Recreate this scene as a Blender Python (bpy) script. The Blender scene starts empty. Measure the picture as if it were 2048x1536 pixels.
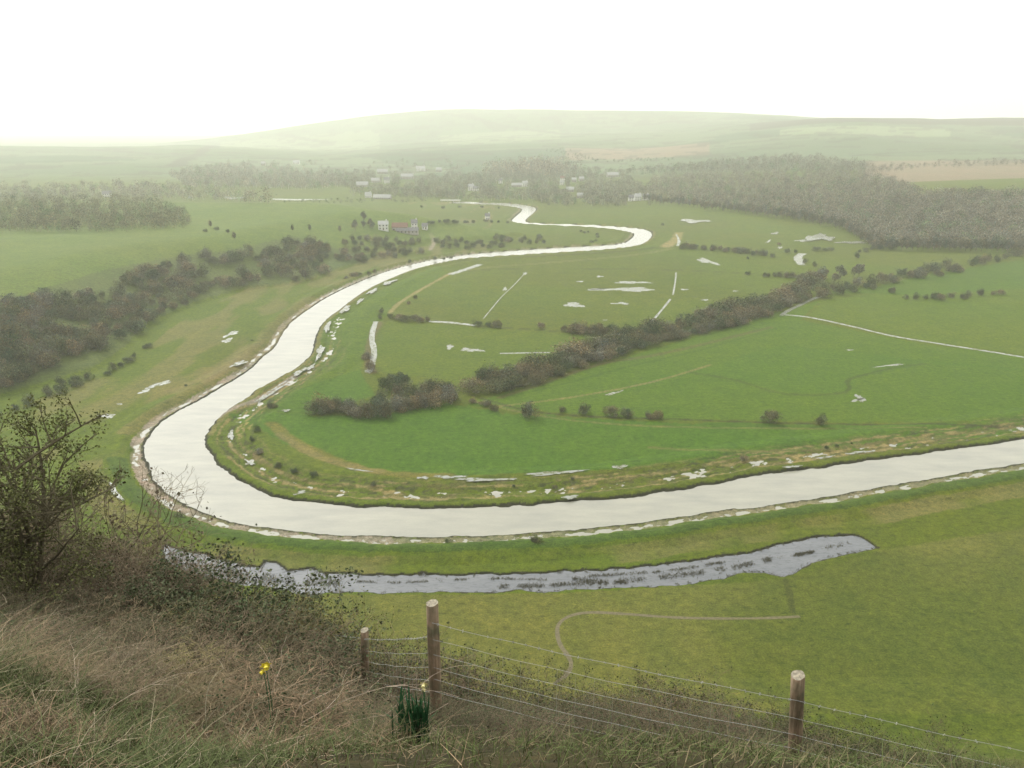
import bpy, math, random
import numpy as np
from mathutils import Vector, Matrix

# ------------------------------------------------------------------ camera, sky, sun, exposure
SC = bpy.context.scene
F, CX, CY = 1574.0, 1020.5, 818.5          # focal length and principal point in 2048 px units
EYE = 100.0
PITCH = math.radians(19.8)
CP, SP = math.cos(PITCH), math.sin(PITCH)
cam_d = bpy.data.cameras.new("camera")
cam = bpy.data.objects.new("camera", cam_d)
SC.collection.objects.link(cam)
cam.location = (0, 0, EYE)
cam.rotation_euler = (math.pi / 2 - PITCH, 0, 0)
cam_d.sensor_width = 36.0
cam_d.lens = 36.0 * F / 2048.0
cam_d.shift_x = (1024 - CX) / 2048.0
cam_d.shift_y = (CY - 768) / 2048.0
cam_d.clip_start = 0.1
cam_d.clip_end = 40000
SC.camera = cam

SUN_EL, SUN_AZ = math.radians(42), math.radians(-35)     # azimuth from +Y towards +X
world = bpy.data.worlds.new("World")
SC.world = world
world.use_nodes = True
wn = world.node_tree
bg = wn.nodes["Background"]
sky = wn.nodes.new("ShaderNodeTexSky")
sky.sky_type = 'NISHITA'
sky.sun_disc = False
sky.sun_elevation = SUN_EL
sky.sun_rotation = SUN_AZ
sky.air_density = 1.0
sky.dust_density = 5.0
hsv = wn.nodes.new("ShaderNodeHueSaturation")
hsv.inputs["Saturation"].default_value = 0.12
wn.links.new(sky.outputs[0], hsv.inputs["Color"])
cloud = wn.nodes.new("ShaderNodeMix"); cloud.data_type = 'RGBA'      # an even overcast veil over the clear-sky model
cloud.inputs[0].default_value = 0.5
cloud.inputs[7].default_value = (9.5, 9.6, 9.4, 1)
wn.links.new(hsv.outputs[0], cloud.inputs[6])
wn.links.new(cloud.outputs[2], bg.inputs[0])
bg.inputs[1].default_value = 0.15
sun_d = bpy.data.lights.new("sun", 'SUN')
sun_d.energy = 1.5
sun_d.angle = math.radians(15)
sun_d.color = (1.0, 0.97, 0.92)
sun = bpy.data.objects.new("sun", sun_d)
SC.collection.objects.link(sun)
sdir = Vector((math.sin(SUN_AZ) * math.cos(SUN_EL), math.cos(SUN_AZ) * math.cos(SUN_EL), math.sin(SUN_EL)))
sun.rotation_euler = sdir.to_track_quat('Z', 'Y').to_euler()
SC.view_settings.view_transform = 'Standard'
SC.view_settings.look = 'None'
SC.view_settings.gamma = 1.0
SC.view_settings.exposure = 0.55
SC.cycles.max_bounces = 6
SC.cycles.diffuse_bounces = 3
SC.cycles.glossy_bounces = 3
SC.cycles.transmission_bounces = 3
SC.cycles.volume_bounces = 2
SC.cycles.use_denoising = True
HAZE_DENSITY = 0.00021

random.seed(7)
RNG = np.random.default_rng(11)
K = 2.2                                     # display value of a white surface under this sky

def lin(c):
    c = np.asarray(c, float) / 255.0
    return np.where(c <= 0.04045, c / 12.92, ((c + 0.055) / 1.055) ** 2.4)
def alb(r, g, b, k=None):
    return tuple(lin((r, g, b)) / (k or K))

# ------------------------------------------------------------------ helpers
def tag(o, label=None, cat=None, group=None, kind=None):
    if label: o["label"] = label
    if cat: o["category"] = cat
    if group: o["group"] = group
    if kind: o["kind"] = kind
    return o
def empty(name, loc=(0, 0, 0)):
    o = bpy.data.objects.new(name, None)
    SC.collection.objects.link(o)
    o.location = loc
    o.empty_display_size = 0.2
    return o
def mesh_np(name, V, Fc, mat, parent=None, col=None, smooth=False):
    """V (n,3), Fc (m,k) int; col: (n,3) point colours"""
    me = bpy.data.meshes.new(name)
    V = np.asarray(V, np.float32); Fc = np.asarray(Fc, np.int32)
    n, (m, k) = len(V), Fc.shape
    me.vertices.add(n); me.vertices.foreach_set("co", V.ravel())
    me.loops.add(m * k); me.loops.foreach_set("vertex_index", Fc.ravel())
    me.polygons.add(m)
    me.polygons.foreach_set("loop_start", np.arange(m, dtype=np.int32) * k)
    me.polygons.foreach_set("loop_total", np.full(m, k, np.int32))
    me.polygons.foreach_set("use_smooth", np.full(m, smooth, bool))
    if col is not None:
        a = me.color_attributes.new("Col", 'FLOAT_COLOR', 'POINT')
        c4 = np.ones((n, 4), np.float32); c4[:, :3] = col
        a.data.foreach_set("color", c4.ravel())
    me.update(calc_edges=True)
    if mat: me.materials.append(mat)
    if name is None: return me
    o = bpy.data.objects.new(name, me)
    SC.collection.objects.link(o)
    if parent: o.parent = parent
    return o
def copy_tree(o, loc=None, rz=0, sc=1.0, tilt=(0, 0)):
    c = o.copy(); SC.collection.objects.link(c)
    for ch in o.children:
        d = ch.copy(); SC.collection.objects.link(d); d.parent = c
    if loc is not None: c.location = loc
    c.rotation_euler = (tilt[0], tilt[1], rz)
    c.scale = sc if hasattr(sc, '__len__') else (sc, sc, sc)
    return c

def mat_new(name):
    m = bpy.data.materials.new(name); m.use_nodes = True
    nt = m.node_tree; b = nt.nodes["Principled BSDF"]
    return m, nt, b
def node(nt, t, **kw):
    n = nt.nodes.new(t)
    for k, v in kw.items():
        if k.startswith('i_'):
            n.inputs[k[2:].replace('_', ' ')].default_value = v
        else: setattr(n, k, v)
    return n
def mix_col(nt, mode, fac, a, b):
    n = nt.nodes.new("ShaderNodeMix"); n.data_type = 'RGBA'; n.blend_type = mode
    for sock, v in ((n.inputs[0], fac), (n.inputs[6], a), (n.inputs[7], b)):
        if hasattr(v, 'is_output') or isinstance(v, bpy.types.NodeSocket): nt.links.new(v, sock)
        elif isinstance(v, (int, float)): sock.default_value = v
        else: sock.default_value = (*v, 1) if len(v) == 3 else v
    return n.outputs[2]
def ramp(nt, src, stops):
    r = nt.nodes.new("ShaderNodeValToRGB")
    e = r.color_ramp.elements
    while len(e) < len(stops): e.new(0.5)
    for el, (p, c) in zip(e, stops):
        el.position = p
        el.color = (c, c, c, 1) if isinstance(c, (int, float)) else (*c, 1)
    nt.links.new(src, r.inputs[0])
    return r.outputs[0]
def noise(nt, vec, scale, detail=4, rough=0.55):
    n = node(nt, "ShaderNodeTexNoise"); n.inputs["Scale"].default_value = scale
    n.inputs["Detail"].default_value = detail; n.inputs["Roughness"].default_value = rough
    nt.links.new(vec, n.inputs["Vector"])
    return n.outputs[0]
def plain(name, rgb, rough=0.8, var=0.25, scale=6.0, spec=0.3):
    m, nt, b = mat_new(name)
    tc = node(nt, "ShaderNodeTexCoord")
    nz = noise(nt, tc.outputs["Object"], scale, 5)
    v = ramp(nt, nz, [(0.3, 1 - var), (0.7, 1 + var)])
    nt.links.new(mix_col(nt, 'MULTIPLY', 1.0, rgb, v), b.inputs["Base Color"])
    b.inputs["Roughness"].default_value = rough
    b.inputs["Specular IOR Level"].default_value = spec
    return m

# value noise in numpy
_T = np.random.default_rng(5).random((256, 256))
def vnoise(x, y):
    xi = np.floor(x).astype(int); yi = np.floor(y).astype(int)
    fx = x - xi; fy = y - yi
    fx = fx * fx * (3 - 2 * fx); fy = fy * fy * (3 - 2 * fy)
    a = _T[xi & 255, yi & 255]; b = _T[(xi + 1) & 255, yi & 255]
    c = _T[xi & 255, (yi + 1) & 255]; d = _T[(xi + 1) & 255, (yi + 1) & 255]
    return (a * (1 - fx) + b * fx) * (1 - fy) + (c * (1 - fx) + d * fx) * fy
def fbm(x, y, s, o=4):
    r = 0; amp = 0.5; tot = 0
    for i in range(o):
        r = r + amp * vnoise(x / s + 17.3 * i, y / s - 9.1 * i); tot += amp
        s = s * 0.5; amp *= 0.5
    return r / tot
def sst(a, b, x):
    t = np.clip((x - a) / (b - a), 0, 1)
    return t * t * (3 - 2 * t)

# pixel -> ground plane z
def flat(px, py, z=0.0):
    px = np.asarray(px, float); py = np.asarray(py, float)
    t = (CY - py) / F
    ry = CP + t * SP; rz = -SP + t * CP; rx = (px - CX) / F
    s = (z - EYE) / rz
    return rx * s, ry * s
def z_at_row(py, y):
    t = (CY - py) / F
    return EYE + y * (t * CP - SP) / (CP + t * SP)
def col_of(x, y, z=0.0):
    return CX + F * x / (y * CP + (EYE - z) * SP)
def seg_dist(x, y, P):
    d2 = np.full(x.shape, 1e18)
    for (ax, ay), (bx, by) in zip(P[:-1], P[1:]):
        vx, vy = bx - ax, by - ay
        L = vx * vx + vy * vy + 1e-9
        t = np.clip(((x - ax) * vx + (y - ay) * vy) / L, 0, 1)
        d2 = np.minimum(d2, (x - ax - t * vx) ** 2 + (y - ay - t * vy) ** 2)
    return np.sqrt(d2)
def inside(x, y, P):
    r = np.zeros(x.shape, bool)
    n = len(P)
    for i in range(n):
        ax, ay = P[i]; bx, by = P[(i + 1) % n]
        if ay == by: continue
        c = ((ay > y) != (by > y)) & (x < (bx - ax) * (y - ay) / (by - ay) + ax)
        r ^= c
    return r
def wpoly(pts):
    a = np.array(pts, float)
    x, y = flat(a[:, 0], a[:, 1])
    return list(zip(x, y))
def dens(P, n=3):
    """Catmull-Rom densify of an open polyline"""
    P = [P[0]] + list(P) + [P[-1]]
    out = []
    for i in range(1, len(P) - 2):
        p0, p1, p2, p3 = [np.array(q) for q in P[i - 1:i + 3]]
        for k in range(n):
            t = k / n
            out.append(tuple(0.5 * ((2 * p1) + (p2 - p0) * t + (2 * p0 - 5 * p1 + 4 * p2 - p3) * t * t + (3 * p1 - p0 - 3 * p2 + p3) * t ** 3)))
    out.append(tuple(P[-2]))
    return out

# ------------------------------------------------------------------ traced plan of the valley (photo pixels laid on the valley floor)
RIV_L = [(905,402),(960,404),(1020,406),(1060,411),(1074,417),(1066,427),(1056,435),(1052,441),(1062,445),(1120,447),(1200,450),(1255,454),
 (1290,458),(1304,465),(1302,475),(1285,487),(1250,494),(1180,500),(1080,506),(1000,511),(930,516),(905,520),(870,527),(830,537),(790,552),
 (745,572),(705,597),(680,618),(655,635),(638,655),(630,680),(625,700),(600,728),(560,752),(520,775),(485,800),(455,820),(430,840),(413,865),
 (406,878),(410,895),(425,915),(445,935),(480,960),(520,980),(560,993),(600,1001),(680,1008),(760,1012),(850,1014),(960,1013),(1060,1008),
 (1150,1001),(1260,991),(1370,976),(1500,952),(1600,938),(1700,925),(1840,906),(2000,883),(2300,842),(2600,805)]
RIV_R = [(905,406),(960,408),(1010,411),(1043,417),(1035,428),(1025,437),(1024,442),(1050,447),(1100,450),(1170,453),(1230,458),(1262,464),
 (1268,469),(1258,480),(1235,488),(1150,493),(1050,499),(960,506),(925,510),(890,515),(860,520),(820,529),(770,543),(715,564),(660,590),
 (620,615),(590,637),(570,658),(555,685),(540,700),(520,718),(500,738),(470,757),(430,780),(380,808),(345,825),(320,845),(300,865),(290,890),
 (292,920),(305,950),(330,980),(375,1010),(430,1032),(500,1048),(600,1060),(700,1068),(830,1070),(950,1068),(1050,1064),(1150,1057),
 (1260,1045),(1400,1026),(1500,1012),(1600,998),(1700,982),(1840,958),(2000,932),(2300,885),(2600,845)]
WL = dens(wpoly(RIV_L), 2); WR = dens(wpoly(RIV_R), 2)
RIVER = WL + WR[::-1]
POND = wpoly([(330,1090),(380,1102),(430,1115),(480,1128),(520,1133),(530,1122),(555,1125),(575,1140),(600,1138),(625,1135),(650,1145),
 (760,1149),(840,1149),(845,1143),(855,1149),(1000,1147),(1120,1142),(1200,1140),(1300,1130),(1400,1118),(1500,1105),(1550,1090),(1600,1080),
 (1650,1071),(1710,1069),(1730,1078),(1755,1095),(1720,1101),(1680,1108),(1620,1125),(1590,1145),(1565,1153),(1530,1143),(1490,1143),
 (1440,1155),(1380,1165),(1300,1172),(1200,1174),(1130,1178),(1090,1184),(1060,1178),(950,1183),(850,1183),(800,1184),(700,1182),(660,1183),
 (620,1192),(560,1175),(480,1165),(400,1150),(330,1120)])
BLUFF = wpoly([(-500,980),(-150,850),(0,800),(120,765),(201,742),(270,695),(300,655),(400,608),(500,580),(600,568),(660,550),(700,536),(750,520),(830,492),
 (875,484),(1000,478),(1060,470),(1000,462),(880,448),(800,436),(700,432),(400,430),(-100,430),(-700,440)])
FT_X = [-400,-100,200,430,650,850,1090,1300,1500,1650,1840,2150,2600]
FT_Y = [600, 700, 850,1000,1200,1500,2000,2600,3200,3800,5000,7000,10000]
FT = np.array([ # photo row at which the ground of that distance is seen, per column
 [535,493,452,423,395,362,325,302,291,300,300,300,300],
 [535,493,452,423,395,362,325,302,291,300,300,300,300],
 [535,493,452,423,395,360,325,303,291,298,296,300,300],
 [535,493,452,423,395,362,330,305,290,292,276,300,300],
 [535,493,452,423,395,364,332,312,304,300,240,262,300],
 [535,493,452,423,395,366,330,300,283,284,216,242,300],
 [535,493,452,423,395,366,325,290,272,269,214,240,300],
 [535,493,452,423,393,360,320,290,270,262,218,242,300],
 [535,493,452,415,380,345,310,275,255,240,224,250,300],
 [535,493,448,400,368,338,305,262,228,240,240,260,300],
 [535,493,432,380,358,335,305,268,233,240,250,260,300],
 [535,488,415,365,350,330,305,270,237,245,255,260,300],
 [535,480,405,360,345,330,305,270,237,245,255,260,300]], float)
_gx = np.linspace(-400, 2600, 121); _gy = np.linspace(math.log(600), math.log(10000), 150)
def _far_grid():
    Z = np.array([[z_at_row(FT[i, j], FT_Y[j]) for j in range(len(FT_Y))] for i in range(len(FT_X))])
    ly = np.log(FT_Y)
    A = np.array([np.interp(_gy, ly, Z[i]) for i in range(len(FT_X))])
    B = np.array([np.interp(_gx, FT_X, A[:, j]) for j in range(len(_gy))]).T
    for _ in range(10):
        P = np.pad(B, 1, mode='edge')
        B = (P[1:-1, :-2] + P[1:-1, 2:] + 2 * B) / 4
        P = np.pad(B, 1, mode='edge')
        B = (P[:-2, 1:-1] + P[2:, 1:-1] + 2 * B) / 4
    return B
FG = _far_grid()
def far_z(x, y):
    yy = np.maximum(y, 300)
    px = CX + F * x / (yy * CP + 34)
    u = np.clip((px + 400) / 3000 * 120, 0, 119.999)
    v = np.clip((np.log(yy) - _gy[0]) / (_gy[-1] - _gy[0]) * 149, 0, 148.999)
    i = u.astype(int); j = v.astype(int); fu = u - i; fv = v - j
    z = (FG[i, j] * (1 - fu) + FG[i + 1, j] * fu) * (1 - fv) + (FG[i, j + 1] * (1 - fu) + FG[i + 1, j + 1] * fu) * fv
    z = z + (fbm(x, y, 420, 3) - 0.5) * 22 * sst(1500, 2600, yy)
    return np.maximum(z, 0) * sst(640, 860, yy)
NZY = [-40, 0, 3, 5.5, 8, 12.8, 20, 95, 106, 125]
NZZ = [101.5, 98.4, 97.0, 94.95, 92.9, 88.2, 80.8, 8.5, 2.3, 0]
def near_z(x, y):
    z = np.interp(y, NZY, NZZ)
    up = np.clip(-x - 1.9, 0, 6) * 0.36 * sst(1, 4, y) * (1 - sst(14, 30, y))
    dn = np.clip(x - 1.5, 0, 8) * 0.14 * sst(2, 5, y) * (1 - sst(14, 30, y))
    n = (fbm(x, y, 3.0, 3) - 0.55) * 0.35 * (1 - sst(40, 90, y)) + (fbm(x, y, 30, 3) - 0.5) * 5 * sst(15, 40, y) * (1 - sst(80, 105, y))
    return np.where(y < 126, np.maximum(z + up - dn + n, 0), 0)
def bank_terms(x, y):
    """signed distance to the water, side scale"""
    dl = seg_dist(x, y, WL); dr = seg_dist(x, y, WR)
    ins = inside(x, y, RIVER)
    d = np.minimum(dl, dr); sd = np.where(ins, -d, d)
    inner = dl < dr
    return sd, inner
BANK_X = [-6, -2, 0, 0.7, 1.2, 3.4, 4.2, 7.5, 9.5, 15, 20]
BANK_Z = [-1.9, -1.3, -0.45, -0.02, -0.38, -0.40, 0.1, 1.35, 1.35, 0.0, 0]
BANKI_Z = [-1.9, -1.3, -0.45, 0.10, 0.3, 0.2, -0.25, -0.36, 0.1, 0.75, 0]
def height(x, y, full=False):
    x = np.asarray(x, float); y = np.asarray(y, float)
    z = near_z(x, y) + far_z(x, y)
    m = (y > 118) & (y < 1450)
    sd = np.full(x.shape, 99.0); inner = np.zeros(x.shape, bool); pd = np.full(x.shape, 99.0)
    if m.any():
        xm, ym = x[m], y[m]
        s, inn = bank_terms(xm, ym)
        wob = (fbm(xm, ym, 7, 4) - 0.5) * 2.6 + (fbm(xm + 50, ym, 1.6, 2) - 0.5) * 0.9
        s2 = s + wob * sst(600, 250, ym) * np.where(inn, 1.0, 0.8)
        so = np.interp(s2, BANK_X, BANK_Z)
        si = np.interp(s2 / 1.25, BANK_X, BANKI_Z)
        zb = np.where(inn, si, so) * np.where(s2 > 0, sst(1150, 600, ym) * 0.75 + 0.25, 1)
        zone = (s2 > 1.0) & (s2 < np.where(inn, 15, 4.5))
        rough = (fbm(xm, ym, 4, 5) - 0.51) * 1.0 + (fbm(xm + 9, ym, 0.9, 2) - 0.5) * 0.55
        zb = zb + np.where(zone, np.where(inn, rough * 0.72, rough) * sst(1.0, 2.2, s2), 0)
        bl = inside(xm, ym, BLUFF)
        bd = seg_dist(xm, ym, BLUFF + BLUFF[:1])
        zl = np.where(bl, 21 * sst(0, 105, bd) + 2.0 * sst(0, 9, bd), 0) * (1 + 0.25 * (fbm(xm, ym, 120, 3) - 0.5))
        zb = zb * (1 - sst(0, 6, np.where(bl, bd, 0)))
        p_in = inside(xm, ym, POND) if (ym.min() < 190) else np.zeros(xm.shape, bool)
        pdd = seg_dist(xm, ym, POND + POND[:1]); pdd = np.where(p_in, -pdd, pdd)
        pw = pdd + (fbm(xm, ym, 2.2, 3) - 0.5) * 1.6
        zp = np.where(pw < 0.9, np.interp(pw, [-3, -0.6, 0.0, 0.5, 0.9], [-1.2, -0.75, -0.35, 0.0, 0.0]), 0)
        zb = np.where(pw < 0.9, np.minimum(zb, zp), zb)
        z[m] = z[m] + zb + zl
        sd[m] = s2; inner[m] = inn; pd[m] = pw
    if full: return z, sd, inner, pd
    return z
_HD = np.concatenate([np.arange(1.0, 20, 0.4), np.geomspace(20, 9500, 520)])
def onto(px, py):
    """pixel rays dropped on the terrain: returns x, y, z arrays"""
    px = np.atleast_1d(np.asarray(px, float)); py = np.atleast_1d(np.asarray(py, float))
    t = (CY - py) / F; ry = CP + t * SP; rz = (-SP + t * CP) / ry; rx = (px - CX) / F / ry
    X = np.outer(rx, _HD); Y = np.broadcast_to(_HD, X.shape); Zr = EYE + np.outer(rz, _HD)
    Zt = quick(X, Y)
    hit = Zt > Zr
    k = np.where(hit.any(1), hit.argmax(1), len(_HD) - 1)
    k = np.maximum(k, 1)
    a = _HD[k - 1]; b = _HD[k]
    for _ in range(12):
        m = (a + b) / 2
        h = quick(rx * m, m) > EYE + rz * m
        b = np.where(h, m, b); a = np.where(h, a, m)
    y = (a + b) / 2; x = rx * y
    return x, y, quick(x, y)
def quick(x, y):
    """terrain without river banks (cheap)"""
    z = near_z(x, y) + far_z(x, y)
    m = (y > 250) & (y < 1000) & (x < 60)
    if m.any():
        xm, ym = x[m], y[m]
        bl = inside(xm, ym, BLUFF)
        bd = np.zeros(xm.shape)
        if bl.any(): bd[bl] = seg_dist(xm[bl], ym[bl], BLUFF + BLUFF[:1])
        zl = np.where(bl, 21 * sst(0, 105, bd) + 2.0 * sst(0, 9, bd), 0) * (1 + 0.25 * (fbm(xm, ym, 120, 3) - 0.5))
        z[m] = z[m] + zl
    return z

# ------------------------------------------------------------------ ground
def build_ground():
    rows = [np.arange(-24, 12, 0.4)]
    y = 12.0; r = []
    while y < 112: r.append(y); y *= 1.022
    rows.append(np.array(r))
    pys = np.arange(1446, 368, -2.0)
    yy = flat(np.full(pys.shape, CX), pys)[1]
    rows.append(yy[yy > 112.5])
    rows.append(np.geomspace(yy[-1] * 1.012, 9500, 110))
    Y = np.concatenate(rows)
    C = np.concatenate([np.linspace(-3600, -420, 16), np.arange(-340, 2400, 2.7), np.linspace(2440, 5600, 16)])
    yg, cg = np.meshgrid(Y, C, indexing='ij')
    xg = (cg - CX) / F * (yg * CP + 34)
    x = xg.ravel(); y = yg.ravel()
    z, sd, inner, pd = height(x, y, True)
    col = paint(x, y, z, sd, inner, pd)
    nr, nc = len(Y), len(C)
    idx = np.arange(nr * nc).reshape(nr, nc)
    Fc = np.stack([idx[:-1, :-1], idx[:-1, 1:], idx[1:, 1:], idx[1:, :-1]], -1).reshape(-1, 4)
    m, nt, b = mat_new("turf")
    at = node(nt, "ShaderNodeAttribute", attribute_name="Col")
    geo = node(nt, "ShaderNodeNewGeometry")
    n1 = noise(nt, geo.outputs["Position"], 0.55, 7, 0.78)
    n2 = noise(nt, geo.outputs["Position"], 0.11, 5, 0.6)
    n3 = noise(nt, geo.outputs["Position"], 0.012, 4, 0.6)
    n0 = noise(nt, geo.outputs["Position"], 2.6, 5, 0.75)
    c = mix_col(nt, 'MULTIPLY', 1.0, at.outputs["Color"], ramp(nt, n1, [(0.3, (0.55, 0.6, 0.5)), (0.5, (1.0, 1.0, 1.0)), (0.7, (1.5, 1.42, 1.45))]))
    c = mix_col(nt, 'MULTIPLY', 1.0, c, ramp(nt, n2, [(0.3, (0.84, 0.90, 0.87)), (0.7, (1.18, 1.11, 1.1))]))
    c = mix_col(nt, 'MULTIPLY', 1.0, c, ramp(nt, n3, [(0.3, (0.90, 0.97, 0.92)), (0.7, (1.12, 1.03, 1.05))]))
    c = mix_col(nt, 'MULTIPLY', 1.0, c, ramp(nt, n0, [(0.32, (0.52, 0.58, 0.5)), (0.5, (1.0, 1.0, 1.0)), (0.68, (1.5, 1.45, 1.45))]))
    mp = node(nt, "ShaderNodeMapping"); mp.inputs["Scale"].default_value = (0.35, 0.9, 0.6)
    nt.links.new(geo.outputs["Position"], mp.inputs[0])
    n4 = noise(nt, mp.outputs[0], 0.9, 4, 0.65)            # rush tussocks and trodden spots
    c = mix_col(nt, 'MULTIPLY', 1.0, c, ramp(nt, n4, [(0.33, (0.60, 0.66, 0.6)), (0.41, (1.0, 1.0, 1.0))]))
    c = mix_col(nt, 'MULTIPLY', 1.0, c, ramp(nt, n4, [(0.60, (1.0, 1.0, 1.0)), (0.68, (1.32, 1.2, 1.25))]))
    nt.links.new(c, b.inputs["Base Color"])
    b.inputs["Roughness"].default_value = 0.95
    b.inputs["Specular IOR Level"].default_value = 0.15
    bp = node(nt, "ShaderNodeBump"); bp.inputs["Strength"].default_value = 0.5; bp.inputs["Distance"].default_value = 0.25
    nt.links.new(n1, bp.inputs["Height"]); nt.links.new(bp.outputs[0], b.inputs["Normal"])
    o = mesh_np("ground", np.stack([x, y, z], 1), Fc, m, None, col, True)
    tag(o, kind='structure')

LUSH = np.array(alb(88,125,14)); MID = np.array(alb(104,129,24)); OLIVE = np.array(alb(105,120,24)); FORE = np.array(alb(124,128,56))
TAN = np.array(alb(150,138,88)); BROWN = np.array(alb(122,112,72)); MUD = np.array(alb(205,190,168)); DARK = np.array(alb(62,62,42))
DGREEN = np.array(alb(78,108,38)); PLOUGH = np.array(alb(160,142,112)); PALE = np.array(alb(146,164,116)); WOODF = np.array(alb(80,76,50))
def paint(x, y, z, sd, inner, pd):
    nb = fbm(x, y, 22, 4); nf = fbm(x, y, 4, 3); nl = fbm(x, y, 90, 4)
    wx = x + (nb - 0.5) * 5 * sst(100, 300, y); wy = y + (nf - 0.5) * 5 * sst(100, 300, y)
    def blend(c, w, to):
        w = np.clip(w, 0, 1)[:, None]
        return c * (1 - w) + to * w
    def pin(pts, soft=0):
        return inside(wx, wy, wpoly(pts)).astype(float)
    def line(pts, wid):
        P = wpoly(pts)
        xs = [p[0] for p in P]; ys = [p[1] for p in P]
        m = (x > min(xs) - 12) & (x < max(xs) + 12) & (y > min(ys) - 12) & (y < max(ys) + 12)
        d = np.full(x.shape, 99.0)
        if m.any(): d[m] = seg_dist(x[m], y[m], dens(P, 3))
        return 1 - sst(wid * 0.6, wid * 1.2, d + (nf - 0.5) * wid * 0.8)
    c = np.broadcast_to(OLIVE, (len(x), 3)).copy()
    c = blend(c, sst(0.4, 0.62, nl) * 0.5, MID)
    # fields
    c = blend(c, pin([(450,830),(560,820),(640,832),(760,832),(900,805),(1000,825),(1300,845),(1840,850),(2500,850),(2500,790),(2000,870),(1840,885),(1500,915),(1200,945),(900,955),(750,945),(600,905),(520,860)]), LUSH)
    c = blend(c, pin([(930,810),(1640,600),(1600,640),(1850,690),(2500,760),(2500,860),(1840,846),(1300,838),(1000,818)]), MID * 0.55 + LUSH * 0.45)
    c = blend(c, pin([(1230,790),(1560,690),(1850,720),(2300,760),(1850,727),(1720,755),(1690,785),(1580,785),(1450,755),(1340,745)]) * 0.5, LUSH)
    c = blend(c, pin([(1640,600),(1850,578),(2500,520),(2500,770),(1850,682),(1620,632)]) * 0.8, MID)
    c = blend(c, pin([(1650,585),(1760,572),(1840,552),(2300,480),(2300,560),(1840,590)]) * 0.7, LUSH)
    c = blend(c, pin([(645,640),(725,600),(800,560),(880,530),(890,545),(800,610),(760,640),(720,740),(740,790),(620,830),(540,830),(480,830),(620,730)]) * 0.8, MID * 0.6 + LUSH * 0.4)
    c = blend(c, pin([(560,790),(720,740),(750,790),(640,825),(540,822)]) * 0.8, LUSH)
    c = blend(c, pin([(770,640),(950,655),(1200,672),(1190,700),(950,775),(860,755),(760,745),(750,700)]) * 0.55, MID)
    c = blend(c, pin([(-600,1190),(1100,1188),(1400,1170),(1570,1158),(1760,1100),(2400,1000),(2600,1440),(-600,1440)]), FORE)
    c = blend(c, sst(-6, 14, (x - 42) - (y - 125) * 0.25 + (nb - 0.5) * 40) * sst(200, 150, y + (nb - 0.5) * 60) * sst(0, 12, (sd - 12)) * 0.75, np.array(alb(98,112,34)))
    # brown margins of the loop field
    c = blend(c, line([(545,850),(600,890),(680,925),(780,950),(900,955)], 2.6) * 0.75, np.array(alb(140,130,60)))
    c = blend(c, line([(560,870),(640,915),(760,945)], 2.0) * 0.5, TAN)
    # wet tussocky strip between levee and water, inner side
    st_ = vnoise(sd * 0.9 + 40, fbm(x, y, 30, 3) * 9) * 0.6 + fbm(x, y, 1.8, 3) * 0.4
    wet = inner * sst(2.5, 4.5, sd) * (1 - sst(14, 18, sd)) * sst(420, 300, y)
    c = blend(c, wet * sst(0.40, 0.62, st_) * 0.8 * sst(0.25, 0.5, fbm(x, y, 26, 3)), BROWN)
    c = blend(c, wet * sst(0.60, 0.68, st_) * 0.8, TAN * 1.3)
    c = blend(c, wet * sst(0.36, 0.30, st_) * 0.7, DARK * 1.4)
    c = blend(c, ((~inner) & (sd > 6) & (sd < 60) & (y > 230) & (x < -20)) * sst(0.5, 0.66, fbm(x * 1.6, y * 0.4, 20, 3)) * 0.5, TAN)
    c = blend(c, ((~inner) & (sd > 5.2) & (sd < 10.5) & (y < 230)) * 0.75, DGREEN)
    c = blend(c, ((~inner) & (sd > 12) & (sd < 19) & (y < 230)) * sst(0.35, 0.6, nb) * 0.5, TAN)
    # mud lip of the river
    c = blend(c, ((~inner) & (sd > 0.9) & (sd < 4.2)) * (0.55 + 0.45 * sst(0.4, 0.5, nf)) * np.where(x < -30, 0.9, 0.55), MUD * 0.75)
    c = blend(c, (inner & (sd > 0.9) & (sd < 3.0) & (y > 250)) * 0.6, TAN)
    c = blend(c, (sd > -1) & (sd < 0.85), DARK)
    c = blend(c, line([(435,835),(455,822),(500,805),(540,785),(590,752)], 1.6) * 0.9, MUD * 0.7)
    c = blend(c, (pd > -1.0) & (pd < 0.55), DARK)
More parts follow.
